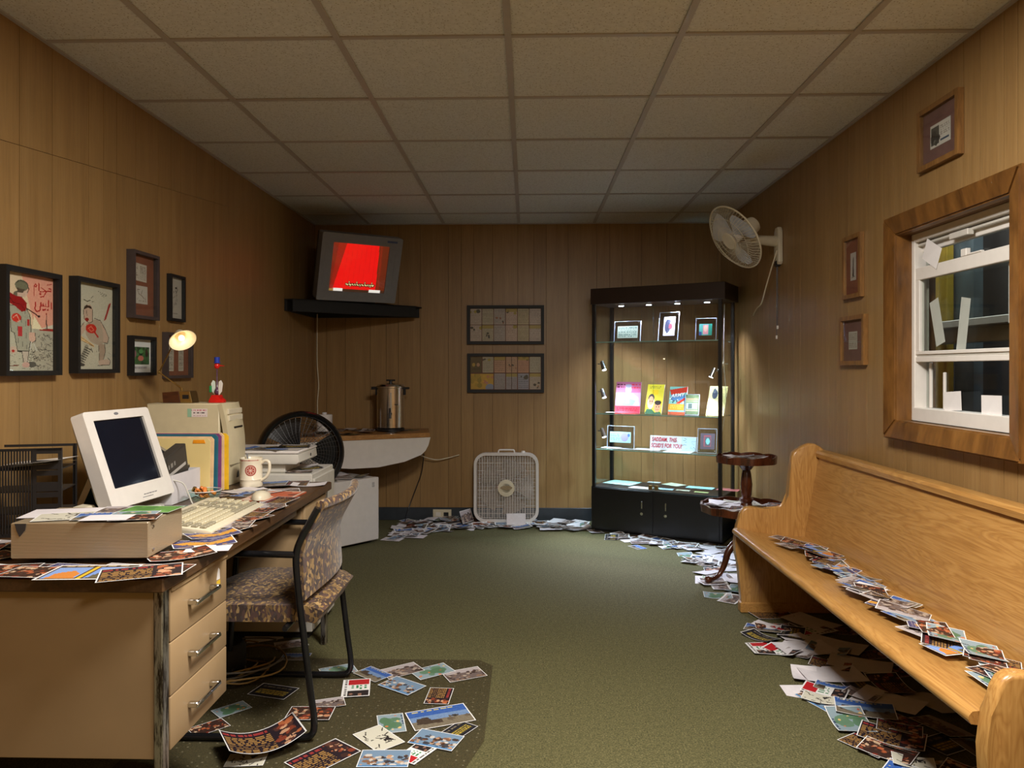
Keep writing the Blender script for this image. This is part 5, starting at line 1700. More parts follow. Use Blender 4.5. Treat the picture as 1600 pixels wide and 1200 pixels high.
b = B(); box(b, (tx1 - .003, ty0 + .004, 0), (tx1, ty0 + .01, TH_)); box(b, (tx1 - .003, ty1 - .01, 0), (tx1, ty1 - .004, TH_)); obj('end_post', b, TBLK, t)
for k in range(6):
    me = print_mesh('letter', Cv(6, 6, (226, 222, 216) if k % 2 else (214, 188, 140), k).noise(4), flat(.19, .13, 0, .0, .012 - .002 * k), PRINT)
    o = link('letter', me); o.location = (-1.545 + .008 * (k % 3), 2.31 + .002 * k, DZ + .208 + .003 * k); o.rotation_euler = (0, math.radians(-3 - .5*k), math.radians(2 * k - 5))
    tag(o, ['lowest white letter sticking out of the top letter tray', 'manila envelope second up in the top letter tray', 'white letter third up in the top letter tray', 'manila envelope fourth up in the top letter tray', 'white letter just under the topmost one in the letter tray', 'topmost buff sheet in the letter trays'][k] if k != 0 else 'buff sheet at the bottom of the pile in the top letter tray', 'letter')
t = thing('card_index', 'small cream plastic box between letter trays and monitor', 'box', (-1.44, 2.42, DZ + .001))
b = B(); prism(b, [(-.02, 0), (.03, 0), (.03, .05), (.015, .064), (-.02, .066)], -.03, .03, 'y', bev=.003); obj('shell', b, CREAM_PL, t)
b = B(); cyl(b, (.012, -.031, .02), (.012, -.034, .02), .006, n=12); obj('knob', b, BLACK_PLASTIC, t)
t = thing('tape_roll_dish', 'brown glass dish with a brass band behind the metal box', 'dish', (-1.43, 2.62, DZ + .001))
b = B(); lathe(b, [(0, 0), (.042, 0), (.044, .004), (.044, .03), (.04, .03), (.038, .008), (0, .006)], 24, cap=False); obj('dish', b, plain('amber_glass', (70, 40, 20), .1), t, 40)
b = B(); lathe(b, [(.0445, .012), (.046, .014), (.046, .02), (.0445, .022)], 24, cap=False); obj('band', b, BRASS, t, 40)

# ------------------------------------------------------------------ chair
t = thing('guest_chair', 'black tube sled-base chair in brown patterned fabric, pushed to the desk', 'chair', (-.9, 2.73, .004))
A = at(t)
YN, YFr = 2.475, 2.992
r = .0115
def frame_side(y):
    rear = spline([(-.690, y, .775), (-.712, y, .735), (-.742, y, .68), (-.762, y, .62), (-.757, y, .52), (-.738, y, .36), (-.716, y, .18), (-.702, y, .07), (-.712, y, .026), (-.75, y, .017), (-.80, y, .016), (-1.05, y, .016), (-1.15, y, .018), (-1.185, y, .035), (-1.19, y, .08), (-1.175, y, .30), (-1.155, y, .57), (-1.145, y, .61), (-1.11, y, .622), (-.90, y, .622), (-.765, y, .620)], 5)
    b = B(); tube(b, rear, r, 10); return b
for y in (YN, YFr):
    part(frame_side(y), 'side_frame', BLACK_GLOSS, 60)
b = B(); tube(b, [(-1.12, YN, .375), (-1.12, YFr, .375)], .010, 8); part(b, 'cross_bar', BLACK_GLOSS)
b = B(); tube(b, [(-.80, YN, .375), (-.80, YFr, .375)], .010, 8); part(b, 'cross_bar', BLACK_GLOSS)
def seatf(u, v):
    x = -1.155 + u * .47; y = YN + .022 + v * (YFr - YN - .044)
    z = .418 + .014 * math.sin(math.pi * v) - .028 * max(0, (.25 - u) / .25) ** 2 - .02 * max(0, (u - .85) / .15) ** 2
    # round the plan outline
    ry = 1 - .10 * abs(2 * u - 1) ** 4
    y = (YN + YFr) / 2 + (y - (YN + YFr) / 2) * ry
    rx = 1 - .06 * abs(2 * v - 1) ** 4
    x = -.92 + (x + .92) * rx
    return Vector((x, y, z))
b = B(); slab(b, seatf, 16, 16, .058)
bmesh.ops.bevel(b, geom=[e for e in b.edges if len(e.link_faces) == 2 and e.calc_face_angle(0) > 1.0], offset=.024, segments=4, affect='EDGES', profile=.55)
part(b, 'seat', FABRIC, 60)
b = B(); box(b, (-1.10, YN + .06, .378), (-.74, YFr - .06, .392)); part(b, 'seat_pan', BLACK_MATT)
def backf(u, v):
    y = YN + .010 + u * (YFr - YN - .020)
    bow = .035 * math.sin(math.pi * u)
    z = .485 + v * .292 - .018 * (2 * u - 1) ** 2 * (1 - v)
    zz = [(.485, -.752), (.56, -.757), (.62, -.760), (.68, -.742), (.735, -.712), (.777, -.689)]
    x = zz[-1][1]
    for (a, xa), (c_, xc) in zip(zz, zz[1:]):
        if z <= c_:
            x = xa + (xc - xa) * max(0, (z - a) / (c_ - a)); break
    return Vector((x + bow + .004, y, z))
b = B(); slab(b, backf, 16, 14, .026)
bmesh.ops.bevel(b, geom=[e for e in b.edges if len(e.link_faces) == 2 and e.calc_face_angle(0) > 1.0], offset=.011, segments=3, affect='EDGES', profile=.55)
part(b, 'backrest', FABRIC, 60)
b = B(); tube(b, [backf(u, 1) + Vector((0, 0, .004)) for u in [k / 14 for k in range(15)]], .017, 10); part(b, 'top_roll', FABRIC, 60)

# chair mat
t = thing('chair_mat', 'clear studded vinyl chair mat with cut corner beside the desk', 'mat', (-.7, 2.6, .0))
b = B(); prism(b, [(-1.28, 1.45), (-.40, 1.45), (-.22, 2.22), (-.142, 2.50), (-.142, 3.13), (-.20, 3.19), (-1.28, 3.19)], .001, .0035, 'z'); b.transform(T(.7, -2.6, 0)); obj('sheet', b, VINYL, t)

# cables in the gloom under the desk
CABLE_Y = plain('yellowed_cable', (150, 120, 60), .5); CABLE_G = plain('grey_cable', (120, 116, 110), .5)
for k in range(7):
    a0 = rr.uniform(0, 6.28); cx, cy = -1.22 + rr.uniform(-.05, .05), 3.02 + rr.uniform(-.08, .08); q = .11 + .018 * k
    b = B(); tube(b, [(cx + q * math.cos(a) * 1.1, cy + q * math.sin(a), .012 + .008 * k + .01 * math.sin(3 * a + k)) for a in [a0 + 5.4 * j / 24 for j in range(25)]], .0035, 6)
    tag(obj('coiled_cable', b, CABLE_Y if k % 3 else CABLE_G, None, 60), 'cable ring ' + ['smallest', 'second smallest', 'third', 'fourth', 'fifth', 'second widest', 'widest'][k] + ' in the coil heap under the desk', 'cable', 'cables under the desk')
t = thing('power_brick', 'round black coil housing on the floor under the desk among cables', 'adapter', (-1.25, 3.05, .0))
b = B(); lathe(b, [(0, .004), (.09, .004), (.10, .02), (.10, .10), (.085, .12), (0, .122)], 24); obj('housing', b, BLACK_MATT, t, 40)

# ------------------------------------------------------------------ far left corner
# television on its corner shelf
t = thing('corner_shelf', 'black triangular corner shelf high up carrying the television', 'shelf', (XL + .002, YB - .002, 1.70))
ZS = 1.7345
b = B(); P_ = [(0, 0), (0, -.80), (.05, -.83), (.86, -.075), (.875, 0)]
P_ = [(.001, -.001), (.001, -.775), (.07, -.80), (.85, -.12), (.88, -.001)]
prism(b, P_, .026, .0345, 'z'); obj('board', b, BLACK_MATT, t)
b = B()
f0, f1 = Vector((.07, -.80, 0)), Vector((.85, -.12, 0))
dd = (f1 - f0).normalized(); nn = Vector((dd.y, -dd.x, 0))
prism(b, [(f0.x, f0.y), (f1.x, f1.y), (f1.x - nn.x * .02, f1.y - nn.y * .02), (f0.x - nn.x * .02, f0.y - nn.y * .02)], -.055, .0345, 'z'); obj('fascia', b, BLACK_MATT, t)
b = B(); box(b, (.001, -.77, -.05), (.02, -.01, .026)); obj('bracket', b, BLACK_MATT, t)
b = B(); box(b, (.02, -.022, -.05), (.86, -.002, .026)); obj('bracket', b, BLACK_MATT, t)

TB = Vector((-1.533, 5.452, 1.737)); TE = Vector((-1.017, 5.79, 1.737))
u_ = (TE - TB).normalized(); TW = (TE - TB).length
tz = math.degrees(math.atan2(u_.y, u_.x))
Mtv = Matrix.Translation(TB) @ RZ(tz) @ RX(19)
t = thing('television', 'grey tube television tilted forward showing a red curtain picture', 'television', TB, Mtv.to_euler())
TH = .497
b = B(); ring(b, rrect(TW, TH, .012, 3, cx=TW / 2, cz=TH / 2), rrect(TW * .70, TH * .72, .004, 3, cx=TW * .49, cz=TH * .505), 0, .09); obj('bezel', b, TV_GREY, t, 30)
b = B()
def tvb(y, w, h, z):
    return [(TW / 2 - w / 2, y, z), (TW / 2 + w / 2, y, z), (TW / 2 + w / 2, y, z + h), (TW / 2 - w / 2, y, z + h)]
rings_ = [[b.verts.new(p) for p in q] for q in (tvb(.09, TW - .01, TH - .01, .005), tvb(.16, TW - .03, TH - .03, .015), tvb(.27, TW * .62, TH * .66, .07), tvb(.33, TW * .5, TH * .5, .12))]
for a, c_ in zip(rings_, rings_[1:]):
    for k in range(4): b.faces.new((a[k], a[(k + 1) % 4], c_[(k + 1) % 4], c_[k]))
b.faces.new(rings_[0][::-1]); b.faces.new(rings_[-1]); obj('rear_housing', b, TV_DARK, t)
c = Cv(110, 84, (236, 16, 14), 97)
c.poly([(0, 0), (.24, 0), (.06, 1), (0, 1)], (120, 30, 12)); c.poly([(.10, 0), (.24, 0), (.06, 1), (.02, 1)], (150, 28, 12)); c.poly([(.82, 0), (1, 0), (1, 1), (.84, 1)], (100, 34, 12)); c.poly([(.84, 0), (.88, 0), (.90, 1), (.86, 1)], (130, 34, 14))
for k in range(7): c.line([(.28 + k * .08, 0), (.22 + k * .09, 1)], .008, (206, 10, 10), .6)
c.rect(0, .955, 1, 1, (60, 34, 20)); c.rect(.08, .94, .25, 1, (236, 226, 216)); c.rect(.72, .94, .93, 1, (236, 226, 216)); c.rect(0, .95, .08, 1, (150, 110, 50))
# subtitle line in small joined script
x = .30
for k in range(11):
    w_ = c.r.uniform(.025, .055)
    for (cl, th) in (((50, 22, 12), .055), ((232, 206, 140), .022)):
        c.line([(x, .845), (x + w_ * .5, .86), (x + w_, .845)], th, cl)
        if k % 3 == 0: c.line([(x + w_, .80), (x + w_, .85)], th * .8, cl)
        if k % 4 == 1: c.line([(x + w_ * .3, .885), (x + w_ * .4, .885)], th * .7, cl)
    x += w_ + .003
me = print_mesh('picture', c, upright(TW * .70, TH * .72, .010, TW * .14, TH * .145), SCREEN_LIT); link('picture', me, None, t)
b = B(); box(b, (TW * .14, .0065, TH * .145), (TW * .84, .008, TH * .865)); obj('screen_glass', b, GLASS, t)
b = B(); box(b, (TW * .80, -.001, TH * .925), (TW * .93, 0, TH * .955)); obj('label_strip', b, plain('blue_label', (58, 76, 116), .4), t)
for x in (TW * .05, TW * .92):
    b = B(); box(b, (x, -.0015, TH * .2), (x + TW * .03, 0, TH * .8)); obj('speaker_grille', b, TV_DARK if x > 9 else TV_GREY, t)
b = B(); prism(b, [(.09, -.03), (.30, -.1), (.30, .016), (.09, .012)], TW * .2, TW * .8, 'x'); obj('foot', b, TV_DARK, t)
# cable down the corner
b = B(); tube(b, spline([(XL + .03, YB - .025, 1.68), (XL + .028, YB - .02, 1.3), (XL + .04, YB - .02, 1.1), (XL + .03, YB - .02, .95), (XL + .035, YB - .02, .77)], 6), .005, 8)
tag(obj('wall_cable', b, CREAM_PL, None, 60), 'cream cable running down the far left room corner below the shelf', 'cable')

# corner counter with curved white apron
CZ = .748
t = thing('corner_counter', 'wood-topped corner counter with a white curved apron', 'counter', (-1.2, 5.8, CZ))
A = at(t)
fa, fb = Vector((XL + .002, 5.213, 0)), Vector((-.739, 5.73, 0))
b = B(); prism(b, [(fa.x, fa.y), (fb.x, fb.y), (-.80, YB - .002), (XL + .002, YB - .002)], CZ - .035, CZ, 'z', bev=.002); part(b, 'top', W_BUTCHER)
dv = (fb - fa); L_ = dv.length; dv.normalize(); nv_ = Vector((-dv.y, dv.x, 0))
azz = math.degrees(math.atan2(dv.y, dv.x))
poly = [(0, 0), (L_ + .005, 0), (L_ - .012, -.06), (L_ - .035, -.10), (L_ - .07, -.13), (L_ - .20, -.175), (L_ - .40, -.205), (L_ - .60, -.205), (L_ - .80, -.185), (0, -.14)]
b = B(); prism(b, poly, -.0, .012, 'y'); b.transform(T(fa.x, fa.y, CZ - .036) @ RZ(azz)); part(b, 'apron', WHITE_EN)
b = B(); box(b, (XL + .002, 5.3, CZ - .08), (XL + .03, YB - .01, CZ - .036)); part(b, 'wall_cleat', W_BUTCHER)
# coffee urn
UP = on_z(614, 672, CZ)
t = thing('coffee_urn', 'tall stainless coffee urn with black lid handle on the corner counter', 'urn', (UP.x, 5.86, CZ + .002))
b = B(); lathe(b, [(0, 0), (.100, 0), (.108, .008), (.108, .02), (.100, .026), (0, .026)], 32); obj('base', b, BLACK_PLASTIC, t, 40)
b = B(); lathe(b, [(.100, .026), (.106, .03), (.106, .335), (.112, .338), (.112, .348), (.104, .35), (0, .35)], 40); obj('body', b, STEEL, t, 40)
b = B(); lathe(b, [(.108, .350), (.10, .362), (.05, .372), (0, .374)], 32); ld = obj('lid', b, STEEL, t, 40)
b = B(); cyl(b, (0, 0, .372), (0, 0, .39), .012, n=12); box(b, (-.035, -.008, .388), (.035, .008, .400), bev=.003); obj('lid_knob', b, BLACK_PLASTIC, ld)
for s_ in (-1, 1):
    b = B(); box(b, (s_ * .104 - .012, -.022, .325), (s_ * .145 + .0 if s_ > 0 else s_ * .145, .022, .341), bev=.003); box(b, (s_ * .112 - .006, -.015, .28), (s_ * .112 + .006, .015, .33), bev=.002); obj('side_handle', b, BLACK_PLASTIC, t)
b = B(); cyl(b, (.02, -.10, .14), (.02, -.135, .138), .010, n=12); cyl(b, (.02, -.132, .15), (.02, -.137, .105), .009, n=12); box(b, (.014, -.15, .150), (.026, -.125, .185), bev=.003); obj('tap', b, BLACK_PLASTIC, t)
b = B(); tube(b, [(.02, -.110, .16), (.02, -.110, .30)], .005, 8); obj('sight_glass', b, GREIGE, t)
b = B(); box(b, (.05, -.1, .205), (.075, -.088, .211)); obj('badge', b, BLACK_PLASTIC, t)
# paper roll by the corner
PR = on_plane(507, 655, (0, 5.75, 0), (0, 1, 0))
t = thing('paper_towel_roll', 'white paper roll on the corner counter behind the black fan', 'paper roll', (PR.x, 5.75, CZ + .002))
b = B(); lathe(b, [(0.02, 0), (.058, 0), (.060, .003), (.060, .13), (.056, .134), (.02, .134)], 28); obj('roll', b, PAPER, t, 40)
b = B(); lathe(b, [(.0, .134), (.018, .134), (.018, .150), (0, .150)], 16); obj('core', b, CARD_WHITE, t, 40)

# small white fridge
FA, FB = Vector((-1.335, 5.015, 0)), Vector((-1.053, 5.349, 0))
fz = math.degrees(math.atan2(FB.y - FA.y, FB.x - FA.x)); fw = (FB - FA).length
t = thing('mini_fridge', 'small white fridge on the floor under the corner counter', 'fridge', FA, (0, 0, math.radians(fz)))
b = B(); box(b, (0, .05, .012), (fw, .42, .462), bev=.006, seg=2); obj('body', b, WHITE_EN, t, 40)
b = B(); box(b, (0, 0, .022), (fw, .045, .465), bev=.008, seg=3); d = obj('door', b, WHITE_EN, t, 40)
b = B()
for q in range(2):
    x, z = fw - .06, .40 + q * .018
    for (a, c_) in (((0, 0), (.018, .002)), ((0, .012), (.018, .014)), ((0, 0), (.002, .014)), ((.016, 0), (.018, .014)), ((.006, .005), (.012, .009))):
        box(b, (x + a[0], -.0008, z + a[1]), (x + c_[0], 0, z + c_[1]))
obj('emblem', b, TV_GREY, d)
b = B(); box(b, (.02, .06, 0), (fw - .02, .40, .012)); obj('feet', b, BLACK_MATT, t)

# black drum fan
DF = Vector((-1.375, 4.55, .722))
t = thing('drum_fan', 'large round black floor fan on a stand beyond the desk', 'fan', (DF.x, DF.y, 0))
Rd = .252
nrm = Vector((.40, -.90, .06)).normalized()
Mh = T(0, 0, DF.z) @ nrm.to_track_quat('Z', 'Y').to_matrix().to_4x4()
b = B()
lathe(b, [(Rd - .03, .075), (Rd - .012, .085), (Rd, .07), (Rd + .004, .02), (Rd + .002, -.06), (Rd - .012, -.075), (Rd - .03, -.07), (Rd - .018, -.05), (Rd - .014, .03), (Rd - .03, .075)], 56, cap=False)
obj('drum', b, BLACK_GLOSS, t, 40, mw=Mh)
for s_, nm, nsp, nrg in ((.07, 'front_grille', 40, 12), (-.065, 'rear_grille', 30, 8)):
    b = B()
    for k in range(nsp):
        a = 2 * math.pi * k / nsp
        tube(b, [(r_ * math.cos(a + tw), r_ * math.sin(a + tw), s_ + dz) for r_, dz, tw in ((.04, .012 * (1 if s_ > 0 else -1), .3), (.13, .01 * (1 if s_ > 0 else -1), .12), (Rd - .02, 0, 0))], .0012, 4)
    for k in range(nrg):
        q = .05 + (Rd - .08) * k / (nrg - 1)
        tube(b, [(q * math.cos(a), q * math.sin(a), s_ + .010 * (1 if s_ > 0 else -1)) for a in [2 * math.pi * j / 40 for j in range(40)]], .0012, 4, closed=True)
    obj(nm, b, BLACK_PLASTIC, t, mw=Mh)
for k in range(3):
    b = B()
    slab(b, lambda u, v: Vector(((.04 + .175 * u) * math.cos(math.radians(-32 + 64 * v)), (.04 + .175 * u) * math.sin(math.radians(-32 + 64 * v)), (v - .5) * .05)), 6, 6, .002)
    b.transform(RZ(120 * k)); obj('blade', b, BLACK_PLASTIC, t, 50, mw=Mh)
b = B(); cyl(b, (0, 0, -.08), (0, 0, .02), .05, n=24); obj('motor', b, BLACK_PLASTIC, t, 40, mw=Mh)
b = B(); cyl(b, (0, 0, .40), (0, 0, .48), .03, n=14); obj('yoke', b, BLACK_GLOSS, t, 40)
b = B(); cyl(b, (0, 0, .02), (0, 0, .42), .018, n=14); obj('pole', b, BLACK_GLOSS, t, 40)
b = B(); lathe(b, [(0, 0), (.19, 0), (.195, .01), (.18, .022), (.04, .035), (0, .035)], 32); obj('base', b, BLACK_PLASTIC, t, 40)

# dark lead below the counter and the light one drooping along the wall
b = B(); tube(b, spline([(-.83, 6.06, .55), (-.85, 6.07, .40), (-.90, 6.08, .26), (-.95, 6.06, .12), (-.97, 5.98, .02)], 6), .004, 6)
tag(obj('power_lead', b, BLACK_PLASTIC, None, 60), 'black lead hanging below the corner counter beside the fridge', 'cable')
b = B(); tube(b, spline([(-1.0, 6.02, .60), (-.85, 6.05, .535), (-.74, 6.08, .50), (-.65, 6.10, .51), (-.55, 6.12, .535)], 6), .004, 6)
tag(obj('pale_lead', b, CREAM_PL, None, 60), 'pale lead drooping across the back wall right of the counter', 'cable')
# ------------------------------------------------------------------ postcards
def cv_text_food(seed, flip=False):
    c = Cv(60, 40, (40, 30, 36), seed)
    x0, x1 = (.36, .97) if flip else (.03, .64)
    c.text(x0, .06, x1, .24, 1, (160, 56, 54), .9)
    c.text(x0, .26, x1, .96, 9, (170, 128, 70), .9)
    f0, f1 = (.02, .34) if flip else (.66, .98)
    c.blobs(f0 + .04, .08, f1 - .04, .95, 34, [(184, 104, 64), (206, 156, 120), (134, 62, 42), (84, 50, 42), (60, 40, 36)], .03, .09)
    return c.border(.035)
def cv_sky(seed):
    c = Cv(60, 40, (58, 94, 164), seed); c.rect(0, .35, 1, .6, (112, 138, 176)); c.rect(0, .6, 1, 1, (120, 110, 92))
    c.poly([(.08, .75), (.12, .45), (.3, .42), (.34, .6), (.5, .62), (.5, .8)], (70, 58, 48)); c.blobs(.5, .55, .95, .7, 6, [(96, 84, 70), (60, 56, 52)], .03, .08); c.text(.1, .06, .8, .16, 1, (220, 200, 120))
    return c.noise(10).border(.035)
def cv_flag(seed):
    c = Cv(30, 24, (232, 230, 226), seed); c.rect(0, .0, .33, .78, (182, 36, 42)); c.rect(.66, 0, 1, .78, (44, 38, 38)); c.text(.38, .1, .6, .7, 4, (40, 120, 70)); c.text(.05, .83, .95, .93, 1, (90, 86, 84)); c.blobs(.72, .2, .95, .7, 3, [(150, 110, 90)], .05, .08)
    return c.border(.035)
def cv_map(seed):
    c = Cv(60, 40, (140, 158, 166), seed); c.blobs(.3, .25, .75, .8, 9, [(84, 118, 88), (98, 130, 104)], .12, .24); c.blobs(.0, .0, 1, 1, 9, [(214, 120, 70), (190, 90, 60), (226, 190, 120)], .03, .07); c.text(.1, .04, .6, .12, 1, (50, 60, 90))
    return c.border(.035)
def cv_white(seed): 
    c = Cv(10, 7, (226, 220, 222), seed)
    return c.noise(3)
def cv_sepia(seed):
    c = Cv(60, 40, (110, 96, 92), seed); c.rect(0, 0, 1, .35, (176, 166, 166)); c.blobs(0, .3, 1, 1, 60, [(60, 46, 42), (140, 112, 92), (92, 76, 70), (180, 164, 148)], .025, .08)
    return c.border(.035)
def cv_cartoon(seed):
    c = Cv(60, 40, (206, 202, 184), seed)
    for k in range(18):
        x, y = c.r.uniform(.1, .9), c.r.uniform(.15, .9); c.line([(x, y), (x + c.r.uniform(-.12, .12), y + c.r.uniform(-.2, .2))], .04, (50, 46, 42))
    c.poly([(.55, .25), (.8, .15), (.65, .45)], (44, 40, 40))
    return c.border(.03)
def cv_group(seed):
    c = Cv(60, 40, (116, 140, 164), seed); c.blobs(0, .3, 1, .9, 54, [(186, 146, 114), (66, 46, 36), (204, 196, 186), (130, 90, 64), (60, 60, 66)], .03, .09); c.rect(0, .9, 1, 1, (80, 130, 180))
    return c.border(.035)
def cv_food(seed):
    c = Cv(60, 40, (60, 40, 34), seed); c.blobs(0, 0, 1, 1, 80, [(176, 92, 56), (200, 140, 104), (124, 48, 36), (84, 60, 48), (206, 176, 144), (60, 40, 34)], .03, .09)
    return c.border(.035)
def cv_houses(seed):
    c = Cv(40, 22, (74, 60, 44), seed); c.rect(.04, .2, .46, .92, (130, 160, 214)); c.rect(.54, .2, .96, .92, (120, 150, 210)); c.poly([(.1, .92), (.14, .55), (.3, .4), (.42, .6), (.44, .92)], (206, 130, 60)); c.poly([(.58, .92), (.62, .6), (.9, .55), (.94, .92)], (96, 90, 70)); c.rect(.465, .15, .535, .95, (222, 178, 50)); c.text(.1, .05, .9, .14, 1, (170, 150, 120))
    return c.border(.035)
def cv_night(seed):
    c = Cv(60, 40, (34, 34, 40), seed); c.rect(.1, .4, .9, .8, (84, 76, 50)); c.text(.12, .42, .88, .78, 3, (200, 170, 60), .9); c.text(.1, .1, .9, .3, 1, (120, 110, 90))
    return c.border(.035)
def cv_orange(seed):
    c = Cv(60, 40, (70, 70, 110), seed); c.poly([(0, .5), (.3, .2), (.6, .45), (1, .2), (1, .6), (.5, .8)], (206, 148, 60)); c.line([(.1, .9), (.9, .3)], .05, (190, 150, 90)); c.text(.1, .1, .9, .3, 2, (150, 140, 150)); c.blobs(.1, .5, .9, .9, 14, [(90, 80, 100), (180, 130, 80)], .03, .07)
    return c.border(.035)
def cv_green(seed):
    c = Cv(60, 40, (92, 140, 66), seed); c.blobs(0, 0, 1, 1, 10, [(110, 160, 84), (74, 120, 56)], .1, .2); return c.border(.035, (214, 220, 206))
DES = {'text': (cv_text_food, 'black postcard with orange writing'), 'sky': (cv_sky, 'bright blue building postcard'),
       'flag': (cv_flag, 'striped flag postcard'), 'map': (cv_map, 'blue-green map postcard'), 'white': (cv_white, 'blank white card'),
       'sepia': (cv_sepia, 'brown crowd postcard'), 'cartoon': (cv_cartoon, 'beige cartoon postcard'), 'group': (cv_group, 'people-on-blue postcard'),
       'food': (cv_food, 'orange dish postcard'), 'houses': (cv_houses, 'two-house postcard'),
       'night': (cv_night, 'dark gold-lettered postcard'), 'orange': (cv_orange, 'yellow-on-blue postcard'), 'green': (cv_green, 'green postcard')}
_cm = {}
def card_mesh(kind, w, shape, var):
    """shared sheet meshes: kind, long side, curl shape, variant"""
    key = (kind, w, shape, var)
    if key not in _cm:
        cv = DES[kind][0](100 + var * 7 + len(kind))
        h = w * .66
        cu = {0: (0, 0), 1: (.006, 0), 2: (.0, .010), 3: (.012, .004), 4: (.035, .0)}[shape]
        _cm[key] = print_mesh('postcard', cv, flat(w, h, .0004, cu[0], cu[1]), PRINT)
    return _cm[key]
PILE = []
def settle(x, y, z0, r=.17, step=.0007):
    n = 0
    zt = z0
    for (a, c_, zz, base) in PILE:
        if abs(base - z0) < .004 and (a - x) ** 2 + (c_ - y) ** 2 < r * r:
            zt = max(zt, zz + step)
    PILE.append((x, y, zt, z0))
    return zt
NC = [0]
def card(kind, x, y, z0, rz, w=.15, shape=0, var=0, where='', group=None, label=None, tilt=(0, 0), slope=None):
    z = settle(x, y, z0)
    o = bpy.data.objects.new('postcard', card_mesh(kind, w, shape, var))
    C.objects.link(o)
    o.location = (x, y, z)
    e = Euler((math.radians(tilt[0]), math.radians(tilt[1]), math.radians(rz)), 'XYZ')
    if slope:
        m = RY(slope) @ e.to_matrix().to_4x4(); e = m.to_euler()
    o.rotation_euler = e
    tag(o, label or (DES[kind][1] + ' ' + where), 'postcard', group)
    NC[0] += 1
    return o
def card_px(kind, p, q, label, z0=.0, shape=0, var=0, group=None, dz=0.0, mx=1.0):
    a, c_ = on_z(p[0], p[1], z0), on_z(q[0], q[1], z0)
    m = (a + c_) / 2; d = c_ - a
    w = round(min(.235, max(.12, d.length * mx)) * 50) / 50
    o = card(kind, m.x, m.y, z0 + dz, math.degrees(math.atan2(d.y, d.x)), w, shape, var, '', group, label)
    return o
MZ = .0042
G1 = 'postcards scattered on the chair mat'
for a in [
    ('night', (699, 1152), (733, 1130), 'dark gold-lettered postcard half under the large blue postcard on the mat'),
    ('sky', (641, 1128), (733, 1112), 'large bright blue postcard, widest on the clear chair mat'),
    ('text', (691, 1075), (681, 1101), 'upright black food postcard near the right of the chair mat'),
    ('sepia', (695, 1059), (755, 1048), 'brown crowd postcard nearest the far right corner of the mat'),
    ('map', (647, 1056), (703, 1042), 'blue-green map postcard on the far edge of the mat'),
    ('sepia', (598, 1055), (656, 1041), 'narrow crowd postcard beside the far map postcard on the mat'),
    ('sky', (566, 1047), (600, 1061), 'small bluish postcard just right of the far chair leg'),
    ('group', (605, 1064), (652, 1080), 'dark-skied people postcard below the far row on the mat'),
    ('flag', (558, 1063), (555, 1089), 'striped red, white and black postcard right of the far chair leg'),
    ('sepia', (491, 1103), (534, 1097), 'small brown postcard touching the golden one by the near chair leg'),
    ('food', (450, 1116), (519, 1116), 'golden brown postcard crossed by the near chair leg'),
    ('map', (609, 1116), (614, 1145), 'map postcard left of the large blue postcard'),
    ('cartoon', (572, 1140), (612, 1168), 'beige cartoon postcard beneath the map postcard on the mat'),
    ('flag', (632, 1190), (668, 1165), 'striped postcard at the bottom of the mat, under the people postcard'),
    ('group', (562, 1186), (640, 1186), 'people postcard on blue, lowest on the mat'),
    ('group', (648, 1150), (716, 1163), 'people postcard below the large blue one on the mat'),
    ('text', (462, 1203), (545, 1163), 'large black and orange written postcard at the bottom of the view'),
    ('cartoon', (360, 1188), (410, 1186), 'pale card peeping out under the curled postcard'),
    ('food', (300, 1145), (352, 1128), 'orange food postcard beside the bottom of the steel drawers'),
    ('map', (335, 1117), (388, 1100), 'shaded map postcard beside the desk drawers'),
    ('night', (400, 1076), (455, 1084), 'very dark postcard on the mat in the shade of the chair'),
    ('map', (500, 1053), (556, 1043), 'map postcard under the far runner of the chair'),
    ('sky', (450, 1026), (474, 1026), 'small blue postcard behind the near chair leg under the seat'),
    ('white', (385, 1000), (440, 992), 'pale sheet on the cable heap under the desk'),
    ('sepia', (430, 1010), (480, 1003), 'brown postcard beside the cable heap under the desk'),
    ('night', (340, 1058), (372, 1052), 'dark postcard just beyond the desk drawers on the floor')]:
    card_px(a[0], a[1], a[2], a[3], MZ, 0, sum(map(ord, a[3])) % 3, G1)
o = card_px('text', (352, 1188), (466, 1158), 'curled black and orange postcard propped over the near chair runner', MZ, 4, 1, G1, dz=.030)
# -- under the pew
G2 = 'postcards under the church pew'
rc = random.Random(21)
def poly_in(P, x, y):
    ins = False
    for (x0, y0), (x1, y1) in zip(P, P[1:] + P[:1]):
        if (y0 > y) != (y1 > y) and x < (x1 - x0) * (y - y0) / (y1 - y0) + x0:
            ins = not ins
    return ins
def scatter(P, n, kinds, z0, where, group, w=(.13, .15, .15, .16), seed=1, tilt=3, slope=None, rzr=(-90, 90), shapes=(0, 1, 2, 3)):
    r_ = random.Random(seed)
    xs = [p[0] for p in P]; ys = [p[1] for p in P]
    k = 0; best = []
    while k < n:
        c_ = None; bd = -1
        for q in range(6):
            x, y = r_.uniform(min(xs), max(xs)), r_.uniform(min(ys), max(ys))
            if not poly_in(P, x, y): continue
            d = min([(x - a) ** 2 + (y - b_) ** 2 for a, b_ in best] or [9])
            if d > bd: bd, c_ = d, (x, y)
        if c_ is None: continue
        best.append(c_); kind = r_.choice(kinds); k += 1
        zz = z0 if not callable(z0) else z0(*c_)
        wh = where(*c_) if callable(where) else where
        card(kind, c_[0], c_[1], zz, r_.uniform(*rzr), r_.choice(w), r_.choice(shapes), r_.randint(0, 2), wh, group, tilt=(r_.uniform(-tilt, tilt), r_.uniform(-tilt, tilt)), slope=slope)
